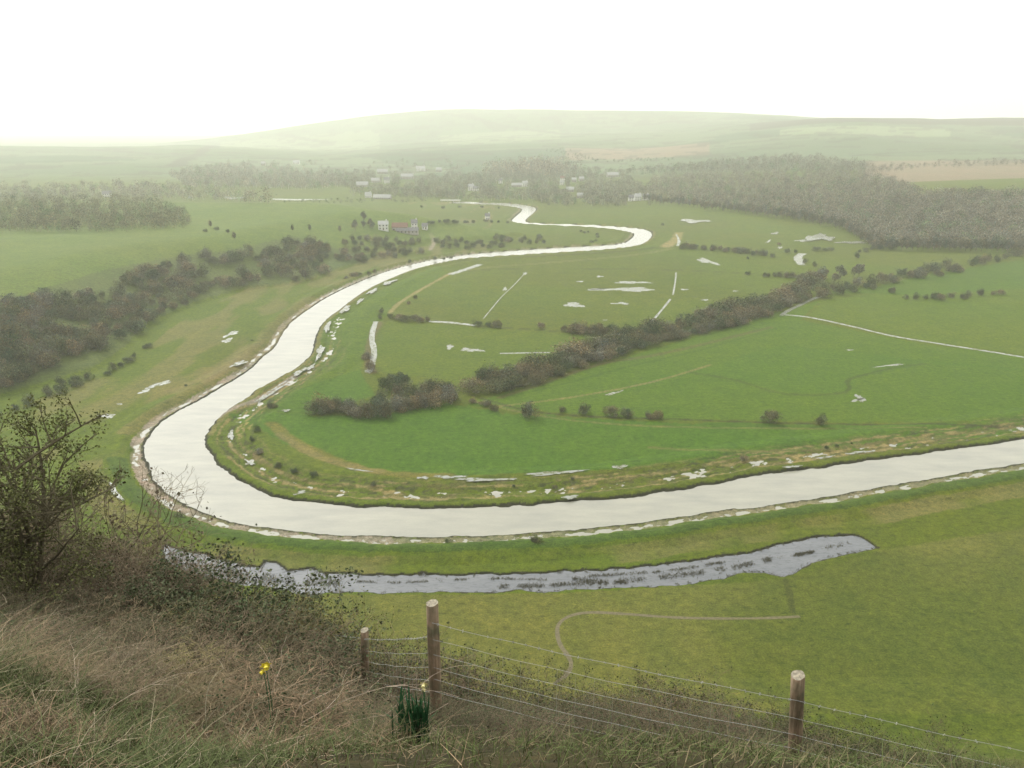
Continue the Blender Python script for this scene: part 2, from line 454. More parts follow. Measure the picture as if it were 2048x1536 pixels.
    # lines across the fields
    for pts, w, to, a in [
        ([(980,800),(1100,775),(1250,735),(1400,700),(1560,655)], 1.0, LUSH * 0.75, 0.6),
        ([(1000,812),(1140,795),(1300,765),(1420,730)], 0.8, TAN * 1.1, 0.75),
        ([(1380,745),(1470,760),(1570,788),(1690,785),(1695,762),(1720,752),(1790,735),(1850,728)], 0.9, DARK, 0.45),
        ([(905,545),(1050,537),(1350,540),(1500,548),(1620,556)], 1.6, DARK, 0.4),
        ([(940,790),(1060,822),(1200,834),(1340,838),(1560,846),(1850,851),(2300,858)], 0.8, DARK, 0.7),
        ([(940,800),(1060,828),(1200,846),(1400,855),(1850,858)], 0.7, TAN, 0.6),
        ([(870,642),(960,652),(1080,660),(1180,668)], 0.8, DARK, 0.7),
        ([(1540,655),(1400,690),(1300,712),(1200,728),(1090,765),(1000,795)], 1.8, BROWN * 0.8, 0.6),
        ([(780,625),(800,605),(840,580),(880,558),(905,545)], 1.6, TAN * 1.35, 0.8),
        ([(745,745),(735,710),(745,670),(758,645)], 2.2, BROWN, 0.8),
        ([(560,412),(600,420),(680,428),(720,432)], 3.0, DARK, 0.7),
        ([(1570,1160),(1580,1190),(1585,1225)], 0.7, DARK, 0.4),
        ([(860,500),(868,486),(862,478)], 2.0, MUD * 0.7, 0.8),
        ([(905,520),(960,519),(1100,512),(1250,503),(1345,492)], 3.5, DARK, 0.30),
        ([(935,540),(1000,533),(1250,512),(1345,497)], 2.5, TAN * 1.2, 0.45),
        ([(1358,466),(1352,480),(1330,494)], 5, TAN * 1.5, 0.8),
        ([(360,780),(450,740),(520,700),(560,650),(620,600)], 6, TAN, 0.45),
        ([(250,870),(330,815),(430,760),(500,715)], 3, TAN, 0.5),
        ([(1300,895),(1550,905),(1850,875),(2300,820)], 1.0, TAN, 0.5),
        ([(1400,848),(1850,862)], 1.2, LUSH * 0.8, 0.6)]:
        c = blend(c, line(pts, w) * a, to)
    # bluff, woodland floor, distant hill fields
    c = blend(c, (z > 2.5) * (y > 260) * (y < 1000) * (x < 0) * 0.6, np.array(alb(122,146,66)))
    c = blend(c, inside(x, y, BLUFF) & (z > 1) & (z < 17) & (y < 640), np.array(alb(106,122,60)))
    farm = sst(1400, 1700, y)
    cell = (vnoise(x / 420 + 3, y / 520) * 3 + vnoise(x / 900, y / 300) * 3).astype(int) % 4
    pal = np.array([alb(112,142,84), alb(96,126,80), alb(134,156,108), alb(116,140,92)])
    c = blend(c, farm, pal[cell] * 0.82)
    cp = col_of(x, y, z)
    def farpatch(x0, x1, y0, y1, to, a=1.0):
        return blend(c, ((cp > x0) & (cp < x1) & (y > y0) & (y < y1)) * a, to)
    c = farpatch(1130, 1420, 2050, 2500, PLOUGH)
    c = farpatch(1730, 2300, 1150, 1700, PLOUGH)
    c = farpatch(440, 760, 3000, 4300, PALE * 0.95)
    c = farpatch(880, 1120, 3000, 3900, PALE)
    c = farpatch(1560, 1900, 2500, 2750, PALE * 1.1)
    c = farpatch(1500, 2300, 2900, 3600, WOODF * 1.1)
    c = blend(c, farm * (fbm(x, y, 60, 2) > 0.63) * 0.6, WOODF)
    def hill_line(pts, wid, a=0.8):
        p = np.array(pts, float); hx, hy, _ = onto(p[:, 0], p[:, 1]); P = dens(list(zip(hx, hy)), 3)
        m = (y > hy.min() - 60) & (y < hy.max() + 60) & (x > hx.min() - 60) & (x < hx.max() + 60)
        d = np.full(x.shape, 999.0)
        if m.any(): d[m] = seg_dist(x[m], y[m], P)
        return blend(c, (1 - sst(wid * 0.5, wid, d + (fbm(x, y, 40, 2) - 0.5) * wid)) * a, WOODF)
    for pts, w in [([(205,301),(270,305),(340,308),(400,302)],22), ([(432,290),(405,302),(370,318),(352,332)],24), ([(560,268),(600,276),(655,286)],30), ([(640,312),(720,300),(800,292),(900,284),(1000,277),(1090,273)],16),
                   ([(850,222),(900,228),(960,240),(1010,252),(1080,262),(1180,268)],36), ([(930,226),(965,242),(985,256)],26), ([(1420,262),(1480,250),(1560,240)],16), ([(1540,272),(1600,270),(1660,271)],20), ([(1660,285),(1690,280),(1730,276)],16),
                   ([(1180,318),(1250,320),(1330,322)],12), ([(870,318),(920,308),(980,303)],14), ([(700,330),(800,322),(900,316)],12), ([(1700,312),(1780,306),(1860,303),(2000,300)],14), ([(1200,255),(1300,248),(1400,240)],30), ([(1100,236),(1250,240),(1400,246)],34), ([(480,268),(520,262),(560,256)],26)]:
        c = hill_line(pts, w)
    # steep home slope
    c = blend(c, (y < 118) * sst(95, 60, y), np.array(alb(108,112,52)))
    c = blend(c, (y < 14) * 0.95, np.array(alb(66,60,36)))
    return np.clip(c, 0.004, 0.8)

build_ground()

# ------------------------------------------------------------------ water
def water_mat(name, rgb, rough, bump, scale, streak=0.0):
    m, nt, b = mat_new(name)
    geo = node(nt, "ShaderNodeNewGeometry")
    mp = node(nt, "ShaderNodeMapping"); mp.inputs["Scale"].default_value = (0.5, 1.6, 1)
    nt.links.new(geo.outputs["Position"], mp.inputs[0])
    n = noise(nt, mp.outputs[0], scale, 5, 0.6)
    n2 = noise(nt, mp.outputs[0], scale * 0.06, 4, 0.6)
    c = mix_col(nt, 'MULTIPLY', 1.0, rgb, ramp(nt, n, [(0.3, 0.95), (0.7, 1.05)]))
    c = mix_col(nt, 'MULTIPLY', 1.0, c, ramp(nt, n2, [(0.3, (0.84, 0.85, 0.86)), (0.7, (1.08, 1.07, 1.04))]))  # broad darker reflection streaks painted into the water colour
    if streak:
        n4 = noise(nt, mp.outputs[0], 1.2, 6, 0.75)
        c = mix_col(nt, 'MULTIPLY', 1.0, c, ramp(nt, n4, [(0.36, 1 - streak), (0.5, 1.0)]))
    nt.links.new(c, b.inputs["Base Color"])
    b.inputs["Roughness"].default_value = rough
    b.inputs["IOR"].default_value = 1.33
    bp = node(nt, "ShaderNodeBump"); bp.inputs["Strength"].default_value = bump; bp.inputs["Distance"].default_value = 0.05
    nt.links.new(n, bp.inputs["Height"]); nt.links.new(bp.outputs[0], b.inputs["Normal"])
    return m
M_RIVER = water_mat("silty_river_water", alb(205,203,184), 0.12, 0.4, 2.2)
M_POND = water_mat("pond_water", alb(150,153,156), 0.08, 0.35, 3.0, 0.3)  # grey base carries the reflected cloud; the clear water itself is darker
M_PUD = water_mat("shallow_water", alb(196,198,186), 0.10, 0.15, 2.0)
def grass_through(m):
    nt = m.node_tree; b = nt.nodes["Principled BSDF"]; src = b.inputs["Base Color"].links[0].from_socket
    geo = node(nt, "ShaderNodeNewGeometry")
    n = noise(nt, geo.outputs["Position"], 0.55, 8, 0.8)
    f = ramp(nt, n, [(0.45, 1.0), (0.52, 0.0)])
    nt.links.new(mix_col(nt, 'MIX', f, src, alb(120, 126, 70)), b.inputs["Base Color"])
    r = ramp(nt, n, [(0.45, 0.8), (0.52, 0.12)]); nt.links.new(r, b.inputs["Roughness"])
grass_through(M_PUD)
def strip(name, A, B, z, mat, nsub=1):
    """quad strip between two equal-count polylines"""
    n = len(A); V = []; 
    for (a, b) in zip(A, B): V += [(a[0], a[1], z), (b[0], b[1], z)]
    Fc = [(2 * i, 2 * i + 1, 2 * i + 3, 2 * i + 2) for i in range(n - 1)]
    o = mesh_np(name, V, Fc, mat)
    return o
def resample(P, n):
    P = np.array(P); d = np.r_[0, np.cumsum(np.hypot(*np.diff(P, axis=0).T))]
    t = np.linspace(0, d[-1], n)
    return np.stack([np.interp(t, d, P[:, 0]), np.interp(t, d, P[:, 1])], 1)
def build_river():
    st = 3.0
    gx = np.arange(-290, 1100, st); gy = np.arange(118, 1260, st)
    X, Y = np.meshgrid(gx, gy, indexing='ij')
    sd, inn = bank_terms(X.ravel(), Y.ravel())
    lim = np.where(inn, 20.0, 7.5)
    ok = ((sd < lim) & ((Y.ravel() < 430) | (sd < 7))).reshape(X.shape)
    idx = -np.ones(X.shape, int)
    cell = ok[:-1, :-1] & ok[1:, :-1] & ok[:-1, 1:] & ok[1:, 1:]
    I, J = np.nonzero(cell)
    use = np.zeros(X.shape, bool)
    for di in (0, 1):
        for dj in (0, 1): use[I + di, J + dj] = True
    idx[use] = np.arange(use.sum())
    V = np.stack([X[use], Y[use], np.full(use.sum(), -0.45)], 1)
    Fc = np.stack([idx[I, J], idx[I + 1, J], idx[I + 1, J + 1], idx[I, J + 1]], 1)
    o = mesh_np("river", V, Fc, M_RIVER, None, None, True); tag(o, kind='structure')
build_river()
def fan(name, P, z, mat):
    # triangulated by bmesh
    import bmesh
    bm = bmesh.new(); vs = [bm.verts.new((p[0], p[1], z)) for p in P]
    f = bm.faces.new(vs); bmesh.ops.triangulate(bm, faces=[f]); 
    me = bpy.data.meshes.new(name); bm.to_mesh(me); bm.free(); me.materials.append(mat)
    o = bpy.data.objects.new(name, me); SC.collection.objects.link(o); return o
xs = [p[0] for p in POND]; ys = [p[1] for p in POND]
# pond sheet: runs under the dipped bed only (offset outline)
def offset_poly(P, d):
    P = np.array(P); n = len(P); out = []
    area = np.sum(P[:, 0] * np.roll(P[:, 1], -1) - np.roll(P[:, 0], -1) * P[:, 1])
    s = 1 if area > 0 else -1
    for i in range(n):
        t = P[(i + 1) % n] - P[i - 1]; t = t / (np.hypot(*t) + 1e-9)
        out.append(P[i] + s * d * np.array([t[1], -t[0]]))
    return out
o = fan("pond", offset_poly(POND, 0.8), -0.32, M_POND); tag(o, kind='structure')

# puddles: (cx, cy, width, height, tilt) in photo px
PUD = [(1245,579,130,7,0),(1265,565,70,5,0),(1148,610,34,11,5),(1240,607,38,4,0),(1200,553,14,3,0),(1050,547,8,5,0),(1415,523,44,8,12),
 (945,700,46,7,3),(900,694,14,10,-30),
 (1010,578,8,8,-30),(1228,786,36,4,-14),(1720,797,22,12,30),(1715,800,30,4,-14),(1390,444,62,7,1),(1640,478,60,12,0),(1700,486,60,5,0),(1550,468,16,5,-10),
 (1537,483,10,4,-30),(1604,482,30,4,0),(1560,495,9,5,0),(738,742,16,8,-10),(462,668,34,7,-20),(455,681,20,9,-20),(320,768,44,7,-12),(288,783,26,6,-20),(300,775,20,4,-12),
 (545,785,70,5,-32),(600,745,30,8,-30),(478,733,30,8,-18),(900,958,66,6,0),(970,963,120,6,0),(1110,950,110,8,-4),(1240,938,30,8,-5),(846,960,24,5,0),
 (572,824,16,5,0),(462,870,12,20,-10),(500,925,20,7,25),(720,943,50,3,8),(600,988,24,7,-20),(1140,996,30,8,-5),(640,705,12,34,20),(655,655,10,26,25),
 (690,620,24,10,-35),(720,602,16,7,-35),(745,583,22,7,-25),(780,565,30,6,-18),(1500,1010,2,2,0),(620,735,24,7,-30),(215,832,30,10,0),(232,990,10,50,-35),
 (240,808,12,3,0),(1165,664,10,4,0),(1780,731,60,3,-6),(1585,936,40,5,-5),(1720,905,60,4,-6),(1650,915,40,4,-8),(540,378,8,2,0),(600,400,110,3,0),(380,396,8,2,0),(468,397,40,4,0),
 (1195,578,40,3,-2),(1160,563,14,3,0),(1370,579,16,3,0),(1470,582,10,3,0),(1410,600,14,3,0),(1700,700,14,2,0),(1210,640,10,2,0),(860,443,20,3,0)]
def puddle(cx, cy, w, h, tilt):
    rg = np.random.default_rng(int(cx * 7 + cy))
    n = 40; th = np.linspace(0, 2 * math.pi, n, endpoint=False)
    r = 1 + 0.22 * np.sin(3 * th + rg.random() * 6) + 0.16 * np.sin(5 * th + rg.random() * 6) + 0.12 * rg.normal(size=n)
    if w > 4 * h: r = 1 + (r - 1) * np.abs(np.sin(th)) * 1.6
    ex, ey = np.cos(th) * r * w / 2, np.sin(th) * r * h * 0.42
    a = math.radians(tilt); px = cx + ex * math.cos(a) - ey * math.sin(a); py = cy + ex * math.sin(a) + ey * math.cos(a)
    x, y = flat(px, py)
    c = flat(cx, cy)
    zz = float(height(np.array(x), np.array(y)).max())
    if zz > 6: return
    zz = max(zz, 0) + 0.03
    V = [(c[0], c[1], zz)] + [(a_, b_, zz) for a_, b_ in zip(x, y)]
    Fc = [(0, 1 + i, 1 + (i + 1) % n) for i in range(n)]
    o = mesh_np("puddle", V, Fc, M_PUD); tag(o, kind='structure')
for p in PUD: puddle(*p)

# foot path in the near meadow
def ribbon(name, pts, wid, mat, z=0.02):
    P = np.array(dens(wpoly(pts), 8)); t = np.gradient(P, axis=0); t /= np.hypot(*t.T)[:, None]
    nrm = np.stack([-t[:, 1], t[:, 0]], 1)
    w = wid * (0.8 + 0.5 * fbm(P[:, 0], P[:, 1], 3, 2))[:, None]
    A = P + nrm * w / 2; B = P - nrm * w / 2
    za = height(P[:, 0], P[:, 1]) + z
    V = []; 
    for a, b, zz in zip(A, B, za): V += [(*a, zz), (*b, zz)]
    Fc = [(2 * i, 2 * i + 1, 2 * i + 3, 2 * i + 2) for i in range(len(P) - 1)]
    o = mesh_np(name, V, Fc, mat); tag(o, kind='structure'); return o
for pts_, w_ in [([(1645,592),(1625,598),(1600,610),(1575,622),(1562,631)],2.4), ([(1562,629),(1620,635),(1700,652),(1780,671),(1850,683),(2050,715),(2300,762)],2.2),
    ([(752,643),(746,660),(744,680),(748,700),(746,722),(738,745)],2.6), ([(858,643),(900,645),(950,651)],3.2), ([(900,549),(925,541),(960,529)],5.0),
    ([(1050,546),(1030,568),(1005,592),(985,615),(967,637)],0.55), ([(1352,545),(1351,560),(1346,590)],1.0), ([(1341,598),(1325,618),(1298,650)],1.3), ([(1606,507),(1596,514),(1600,525),(1604,530)],6.0),
    ([(1355,492),(1358,482),(1352,470)],2.5), ([(590,750),(560,768),(530,788),(508,803)],0.8), ([(1100,705),(1050,706),(1000,707)],1.6)]:
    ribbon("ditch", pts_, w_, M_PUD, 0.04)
M_PATH = plain("trodden_chalk_soil", alb(142,132,98), 0.9, 0.25, 1.5)
ribbon("path", [(1600,1233),(1540,1236),(1450,1237),(1350,1235),(1250,1228),(1180,1225),(1140,1232),(1118,1248),(1115,1270),(1122,1292),(1138,1315),(1142,1332),(1132,1350),(1108,1370)], 0.85, M_PATH)

# ------------------------------------------------------------------ haze
def haze():
    m = bpy.data.materials.new("haze"); m.use_nodes = True
    nt = m.node_tree; nt.nodes.clear()
    out = nt.nodes.new("ShaderNodeOutputMaterial")
    v = nt.nodes.new("ShaderNodeVolumePrincipled")
    v.inputs["Color"].default_value = (0.97, 0.98, 0.88, 1)
    v.inputs["Density"].default_value = HAZE_DENSITY
    v.inputs["Anisotropy"].default_value = 0.3
    nt.links.new(v.outputs[0], out.inputs["Volume"])
    x0, x1, y0, y1, z0, z1 = -14000, 14000, -60, 9900, -9, 330
    V = [(x, y, z) for z in (z0, z1) for y in (y0, y1) for x in (x0, x1)]
    Fc = [(0, 2, 3, 1), (4, 5, 7, 6), (0, 1, 5, 4), (2, 6, 7, 3), (0, 4, 6, 2), (1, 3, 7, 5)]
    o = mesh_np("haze", V, Fc, m); tag(o, kind='stuff')
haze()
#@@VEG@@
# ------------------------------------------------------------------ vegetation materials
def leafy(name, rgb, var=0.35, rough=0.85, rnd=0.25, trans=0.0):
    m, nt, b = mat_new(name)
    at = node(nt, "ShaderNodeAttribute", attribute_name="Col")
    oi = node(nt, "ShaderNodeObjectInfo")
    r = ramp(nt, oi.outputs["Random"], [(0.0, (1 - rnd, 1 - rnd * 0.6, 1 - rnd)), (0.5, (1.0, 1.0, 1.0)), (1.0, (1 + rnd, 1 + rnd * 0.7, 1 + rnd * 0.9))])
    c = mix_col(nt, 'MULTIPLY', 1.0, at.outputs["Color"], r)
    c = mix_col(nt, 'MULTIPLY', 1.0, c, rgb)
    nt.links.new(c, b.inputs["Base Color"])
    b.inputs["Roughness"].default_value = rough
    b.inputs["Specular IOR Level"].default_value = 0.2
    return m
M_BARE = leafy("bare_twigs", (0.126, 0.116, 0.062), rnd=0.4)
M_IVY = leafy("dull_green_leaves", (0.10, 0.116, 0.048), rnd=0.35)
M_EVER = leafy("evergreen_leaves", (0.07, 0.09, 0.042))
M_GREY = leafy("grey_twigs", (0.130, 0.128, 0.086), rnd=0.35)
M_BARK = leafy("bark", (0.16, 0.14, 0.11))

def cards(C, size, rng, flat_=0.0):
    """one small four-cornered leaf per centre"""
    n = len(C)
    a = rng.normal(size=(n, 3)); a /= np.linalg.norm(a, axis=1)[:, None]
    b = rng.normal(size=(n, 3)); b -= (a * b).sum(1)[:, None] * a; b /= np.linalg.norm(b, axis=1)[:, None] + 1e-9
    s = (size * (0.6 + 0.8 * rng.random(n)))[:, None]
    u = a * s * 0.5; v = b * s * (0.22 + 0.3 * rng.random(n))[:, None]
    V = np.stack([C - u, C + v * 0.9, C + u, C - v], 1).reshape(-1, 3)
    Fc = np.arange(4 * n).reshape(n, 4)
    return V, Fc
def tubes(S, sides=3):
    """S: (n, 8) p0 p1 r0 r1"""
    S = np.asarray(S, float); p0, p1 = S[:, :3], S[:, 3:6]; r0, r1 = S[:, 6], S[:, 7]
    d = p1 - p0; d /= np.linalg.norm(d, axis=1)[:, None] + 1e-9
    ref = np.where(np.abs(d[:, 2:3]) < 0.9, np.array([[0, 0, 1.0]]), np.array([[1.0, 0, 0]]))
    u = np.cross(d, ref); u /= np.linalg.norm(u, axis=1)[:, None] + 1e-9
    v = np.cross(d, u)
    V = []
    for k in range(sides):
        a = 2 * math.pi * k / sides
        o = u * math.cos(a) + v * math.sin(a)
        V.append(p0 + o * r0[:, None]); V.append(p1 + o * r1[:, None])
    V = np.stack(V, 1)                       # n, 2*sides, 3
    base = (np.arange(len(S)) * 2 * sides)[:, None]
    Fc = []
    for k in range(sides):
        a = 2 * k; b = 2 * ((k + 1) % sides)
        Fc.append(base + np.array([[a, b, b + 1, a + 1]]))
    return V.reshape(-1, 3), np.concatenate(Fc, 0)
def crown_arrays(seed, rx, rz, z0, nl, nf, size, lob=0.45, ragged=0.35, colvar=0.22, skirt=False):
    rng = np.random.default_rng(seed)
    L = rng.normal(size=(nl, 3)); L /= np.linalg.norm(L, axis=1)[:, None]
    L *= (0.30 + 0.68 * rng.random(nl))[:, None]
    if skirt: L[:, 2] = np.abs(L[:, 2]) * 1.0 - 0.62 + 0.25 * rng.random(nl)
    else: L[:, 2] = L[:, 2] * 0.9 + 0.1
    which = rng.integers(0, nl, nf)
    d = rng.normal(size=(nf, 3)); d /= np.linalg.norm(d, axis=1)[:, None]
    lr = lob * (0.5 + 0.8 * rng.random(nl))[which]
    rad = lr * (0.55 + 0.45 * rng.random(nf) ** 0.5 + ragged * np.maximum(rng.normal(size=nf), 0) * 0.5)
    P = L[which] + d * rad[:, None]
    P[:, 2] = np.where(P[:, 2] < -0.95, -0.95 + 0.5 * rng.random(nf), P[:, 2])
    C = P * np.array([rx, rx, rz]); C[:, 2] += z0 + rz
    lobc = (1 + colvar * rng.normal(size=nl))[which]
    fc = lobc * (1 + 0.35 * rng.normal(size=nf))
    fc = np.clip(fc, 0.35, 2.0)
    hue = rng.normal(size=nf) * 0.08 + (rng.normal(size=nl) * 0.10)[which]
    col = np.stack([fc * (1 + hue), fc, fc * (1 - hue)], 1)
    V, Fc = cards(C, size, rng)
    return V, Fc, np.repeat(np.clip(col, 0.15, 2.2), 4, 0)
def join(parts):
    V = []; Fc = []; C = []; o = 0
    for v, f, c in parts:
        V.append(v); Fc.append(f + o); C.append(c); o += len(v)
    return np.concatenate(V), np.concatenate(Fc), np.concatenate(C)
def limbs(seed, h, r, n=6, spread=0.5, trunk=True, z0=0.3):
    rng = np.random.default_rng(seed); S = []
    top = np.array([0, 0, h * z0])
    if trunk: S.append([0, 0, -0.4, *top, r, r * 0.75])
    for k in range(n):
        a = rng.random() * 6.28; e = 0.5 + 0.7 * rng.random()
        p = top * (0.4 + 0.6 * rng.random()) if trunk else np.array([rng.normal() * 0.2, rng.normal() * 0.2, -0.1])
        d = np.array([math.cos(a) * math.cos(e), math.sin(a) * math.cos(e), math.sin(e)])
        L = h * (0.35 + 0.3 * rng.random()); q = p + d * L * 0.55 * np.array([spread * 2, spread * 2, 1])
        S.append([*p, *q, r * 0.5, r * 0.28])
        for j in range(3):
            e2 = d + rng.normal(size=3) * 0.5; e2[2] = abs(e2[2]) + 0.2; e2 /= np.linalg.norm(e2)
            w = q + e2 * L * 0.5
            S.append([*q, *w, r * 0.26, r * 0.08])
    return S

HOLD = []                                   # prototypes, moved to their first place when used
class Proto:
    """a thing made once; the first use places it, the later ones copy it"""
    def __init__(s, make, name=''): s.make = make; s.o = None; s.name = name
    def put(s, loc, rz, sc, label, cat, group=None):
        if s.o is None:
            s.o = o = s.make()
            o.location = loc; o.rotation_euler = (0, 0, rz); o.scale = sc if hasattr(sc, '__len__') else (sc,) * 3
        else:
            o = copy_tree(s.o, loc, rz, sc)
            if "group" in o: del o["group"]
        tag(o, label, cat, group)
        return o
def shrub_proto(name, seed, rx, rz, mat, nl=9, nf=900, size=0.42, z0=0.0, **kw):
    def make():
        root = empty(name)
        V, Fc, C = crown_arrays(seed, rx, rz, z0, nl, nf, size, **kw)
        mesh_np("crown", V, Fc, mat, root, C)
        V, Fc = tubes(limbs(seed, rz * 2, 0.09, 5, 0.5, False))
        mesh_np("stem", V, Fc, M_BARK, root, np.ones((len(V), 3)))
        return root
    return Proto(make, name)
def tree_proto(name, seed, rx, rz, z0, mat, nl=12, nf=1300, size=0.5, r=0.22, **kw):
    def make():
        root = empty(name)
        V, Fc, C = crown_arrays(seed, rx, rz, z0, nl, nf, size, **kw)
        mesh_np("crown", V, Fc, mat, root, C)
        V, Fc = tubes(limbs(seed, z0 + rz * 2, r, 8, 0.45, True, 0.35), 5)
        mesh_np("trunk", V, Fc, M_BARK, root, np.ones((len(V), 3)))
        return root
    return Proto(make, name)
# nominal shrub is about 5 m high and 5 m wide
P_HAW = [shrub_proto("hawthorn_shrub", 20 + i, 3.0, 2.9, M_BARE, nl=13 + i, nf=2600, size=0.30, skirt=True, lob=0.42, ragged=0.8) for i in range(3)]
P_IVY = [shrub_proto("ivy_clad_shrub", 30 + i, 3.0, 2.8, M_IVY, nl=12 + i, nf=2400, size=0.29, skirt=True, lob=0.42, ragged=0.8) for i in range(2)]
P_EVER = [shrub_proto("evergreen_shrub", 40 + i, 2.8, 2.8, M_EVER, nl=12, nf=2200, size=0.28, skirt=True, lob=0.42, ragged=0.8) for i in range(2)]
P_GREY = [shrub_proto("willow_shrub", 50 + i, 3.1, 2.9, M_GREY, nl=12, nf=2400, size=0.30, ragged=1.0, skirt=True, lob=0.42) for i in range(2)]
P_TREE = [tree_proto("bare_tree", 60 + i, 3.6, 4.2, 2.2, M_GREY, nl=13, nf=1500, size=0.62, ragged=0.5) for i in range(3)]
P_TREE2 = [tree_proto("brown_tree", 70 + i, 3.4, 3.8, 2.0, M_BARE, nl=12, nf=1500, size=0.58, ragged=0.5) for i in range(2)]

LOOK = {"hawthorn_shrub": "brown twiggy", "ivy_clad_shrub": "dull green", "evergreen_shrub": "dark green", "willow_shrub": "greyish", "bare_tree": "grey-crowned", "brown_tree": "brown-crowned"}
def put_all(px, py, hs, protos, label, cat, group, wide=1.0):
    """px, py arrays (photo px of the foot); hs heights in metres"""
    x, y, z = onto(px, py)
    many = group is not None and len(x) > 5
    if many:
        a_, b_ = np.quantile(hs, [0.33, 0.67]); c_ = np.quantile(y, [0.2, 0.4, 0.6, 0.8]); e_ = np.quantile(px, [0.25, 0.5, 0.75])
        spread_y = (y.max() - y.min()) > 0.25 * y.mean()
    for i in range(len(x)):
        p = protos[random.randrange(len(protos))]
        lb = label
        if many:
            s_ = "small" if hs[i] < a_ else "tall" if hs[i] > b_ else "mid-sized"
            k = int((y[i] > c_).sum()); q = int((px[i] > e_).sum())
            w_ = ", " + (["at its near end", "nearer than its middle", "at its middle", "beyond its middle", "at its far end"][k] if spread_y and len(x) < 100 else ["at its left end", "left of its middle", "right of its middle", "at its right end"][q])
            if len(x) >= 100: w_ += [" along the lowest edge", " low on the slope", " halfway up", " high on the slope", " along the top edge"][k]
            w0 = " ".join(w for w in lb.split() if w not in ("low", "tall", "small", "brown", "dark", "grey", "green", "dull", "bare", "leafless"))
            lb = " ".join((s_ + " " + LOOK.get(p.name, "") + " " + w0 + w_).split()[:16])
        nominal = 5.0 if p not in P_TREE + P_TREE2 else 10.2
        k = hs[i] / nominal
        w = k * wide * random.uniform(0.85, 1.2)
        p.put((x[i], y[i], z[i] - 0.1 * hs[i] * 0.3), random.uniform(0, 6.28), (w, w * random.uniform(0.85, 1.15), k), lb, cat, group)
def row(pts, step, h, protos, label, group, jx=2, jy=2, cat="shrub", wide=1.0, gap=0.0):
    P = np.array(pts, float); d = np.r_[0, np.cumsum(np.hypot(*np.diff(P, axis=0).T))]
    n = max(2, int(d[-1] / step)); t = np.linspace(0, d[-1], n) + RNG.normal(size=n) * step * 0.25
    keep = RNG.random(n) > gap; t = t[keep]
    px = np.interp(t, d, P[:, 0]) + RNG.normal(size=len(t)) * jx; py = np.interp(t, d, P[:, 1]) + RNG.normal(size=len(t)) * jy
    hs = h * (0.75 + 0.5 * RNG.random(len(t)))
    put_all(px, py, hs, protos, label, cat, group, wide)
def one(px, py, h, proto, label, wide=1.0, cat="shrub"):
    put_all([px], [py], [h], [proto] if not isinstance(proto, list) else proto, label, cat, None, wide)
MIXED = P_HAW + P_HAW + P_IVY + P_IVY + P_GREY + P_EVER[:1]
# ---- the long hedge running away across the meadows
g = "shrubs of the long diagonal hedge"
lb = "shrub of the long diagonal hedge"
row([(945,775),(1010,762),(1080,742),(1150,716),(1220,694),(1300,675),(1380,652)], 15, 7.2, MIXED, lb, g, 4, 4, wide=1.25)
row([(985,782),(1050,768),(1120,745),(1190,722),(1260,700),(1330,683),(1400,664),(1480,645)], 15, 5.0, MIXED, lb, g, 4, 3, wide=1.3)
row([(1380,648),(1460,630),(1540,608),(1600,583),(1640,560)], 10, 7.4, MIXED, lb, g, 3, 3, wide=1.25)
row([(1400,662),(1480,642),(1550,622),(1610,596)], 10, 5.6, MIXED, lb, g, 3, 3, wide=1.3)
row([(1640,590),(1690,584),(1750,570),(1800,562),(1850,550),(1960,528),(2080,500)], 13, 7.0, MIXED + P_TREE2, "shrub of the right-hand hedge", "shrubs of the right-hand hedge", 4, 4)
row([(1650,566),(1680,560),(1720,556)], 14, 8.5, P_TREE, "grey bare tree rising where the two hedges meet", "bare trees at the hedge junction", 4, 4, "tree")
row([(1755,582),(1790,590),(1830,596),(1900,600),(2000,590)], 17, 4.0, P_IVY + P_HAW, "low dull green shrub in the short hedge below the right-hand hedge", "shrubs of the short right hedge", 4, 2)
# ---- cluster by the loop field
g = "shrubs of the dense thicket at the hedge corner"
lb = "shrub of the hedge-corner thicket"
row([(625,828),(665,824),(700,828),(735,830),(775,828),(815,822),(850,808),(885,795),(905,788)], 15, 6.0, P_HAW + P_GREY, lb, g, 5, 4)
row([(760,800),(800,796),(850,790),(885,784)], 15, 5.8, MIXED, lb, g, 5, 5)
row([(765,775),(795,768),(825,772)], 14, 6.0, MIXED, "shrub in the upper clump of the thicket beside the inner meadow", "shrubs of the upper clump", 5, 4)
row([(862,772),(900,778)], 20, 3.4, P_IVY, "small dark green shrub at the right tip of the thicket", "small shrubs at the thicket tip")
row([(915,800),(950,806),(990,815)], 22, 2.4, P_HAW, "low brown scrub shrub between the thicket and the ditch", "low scrub by the ditch", 5, 3)
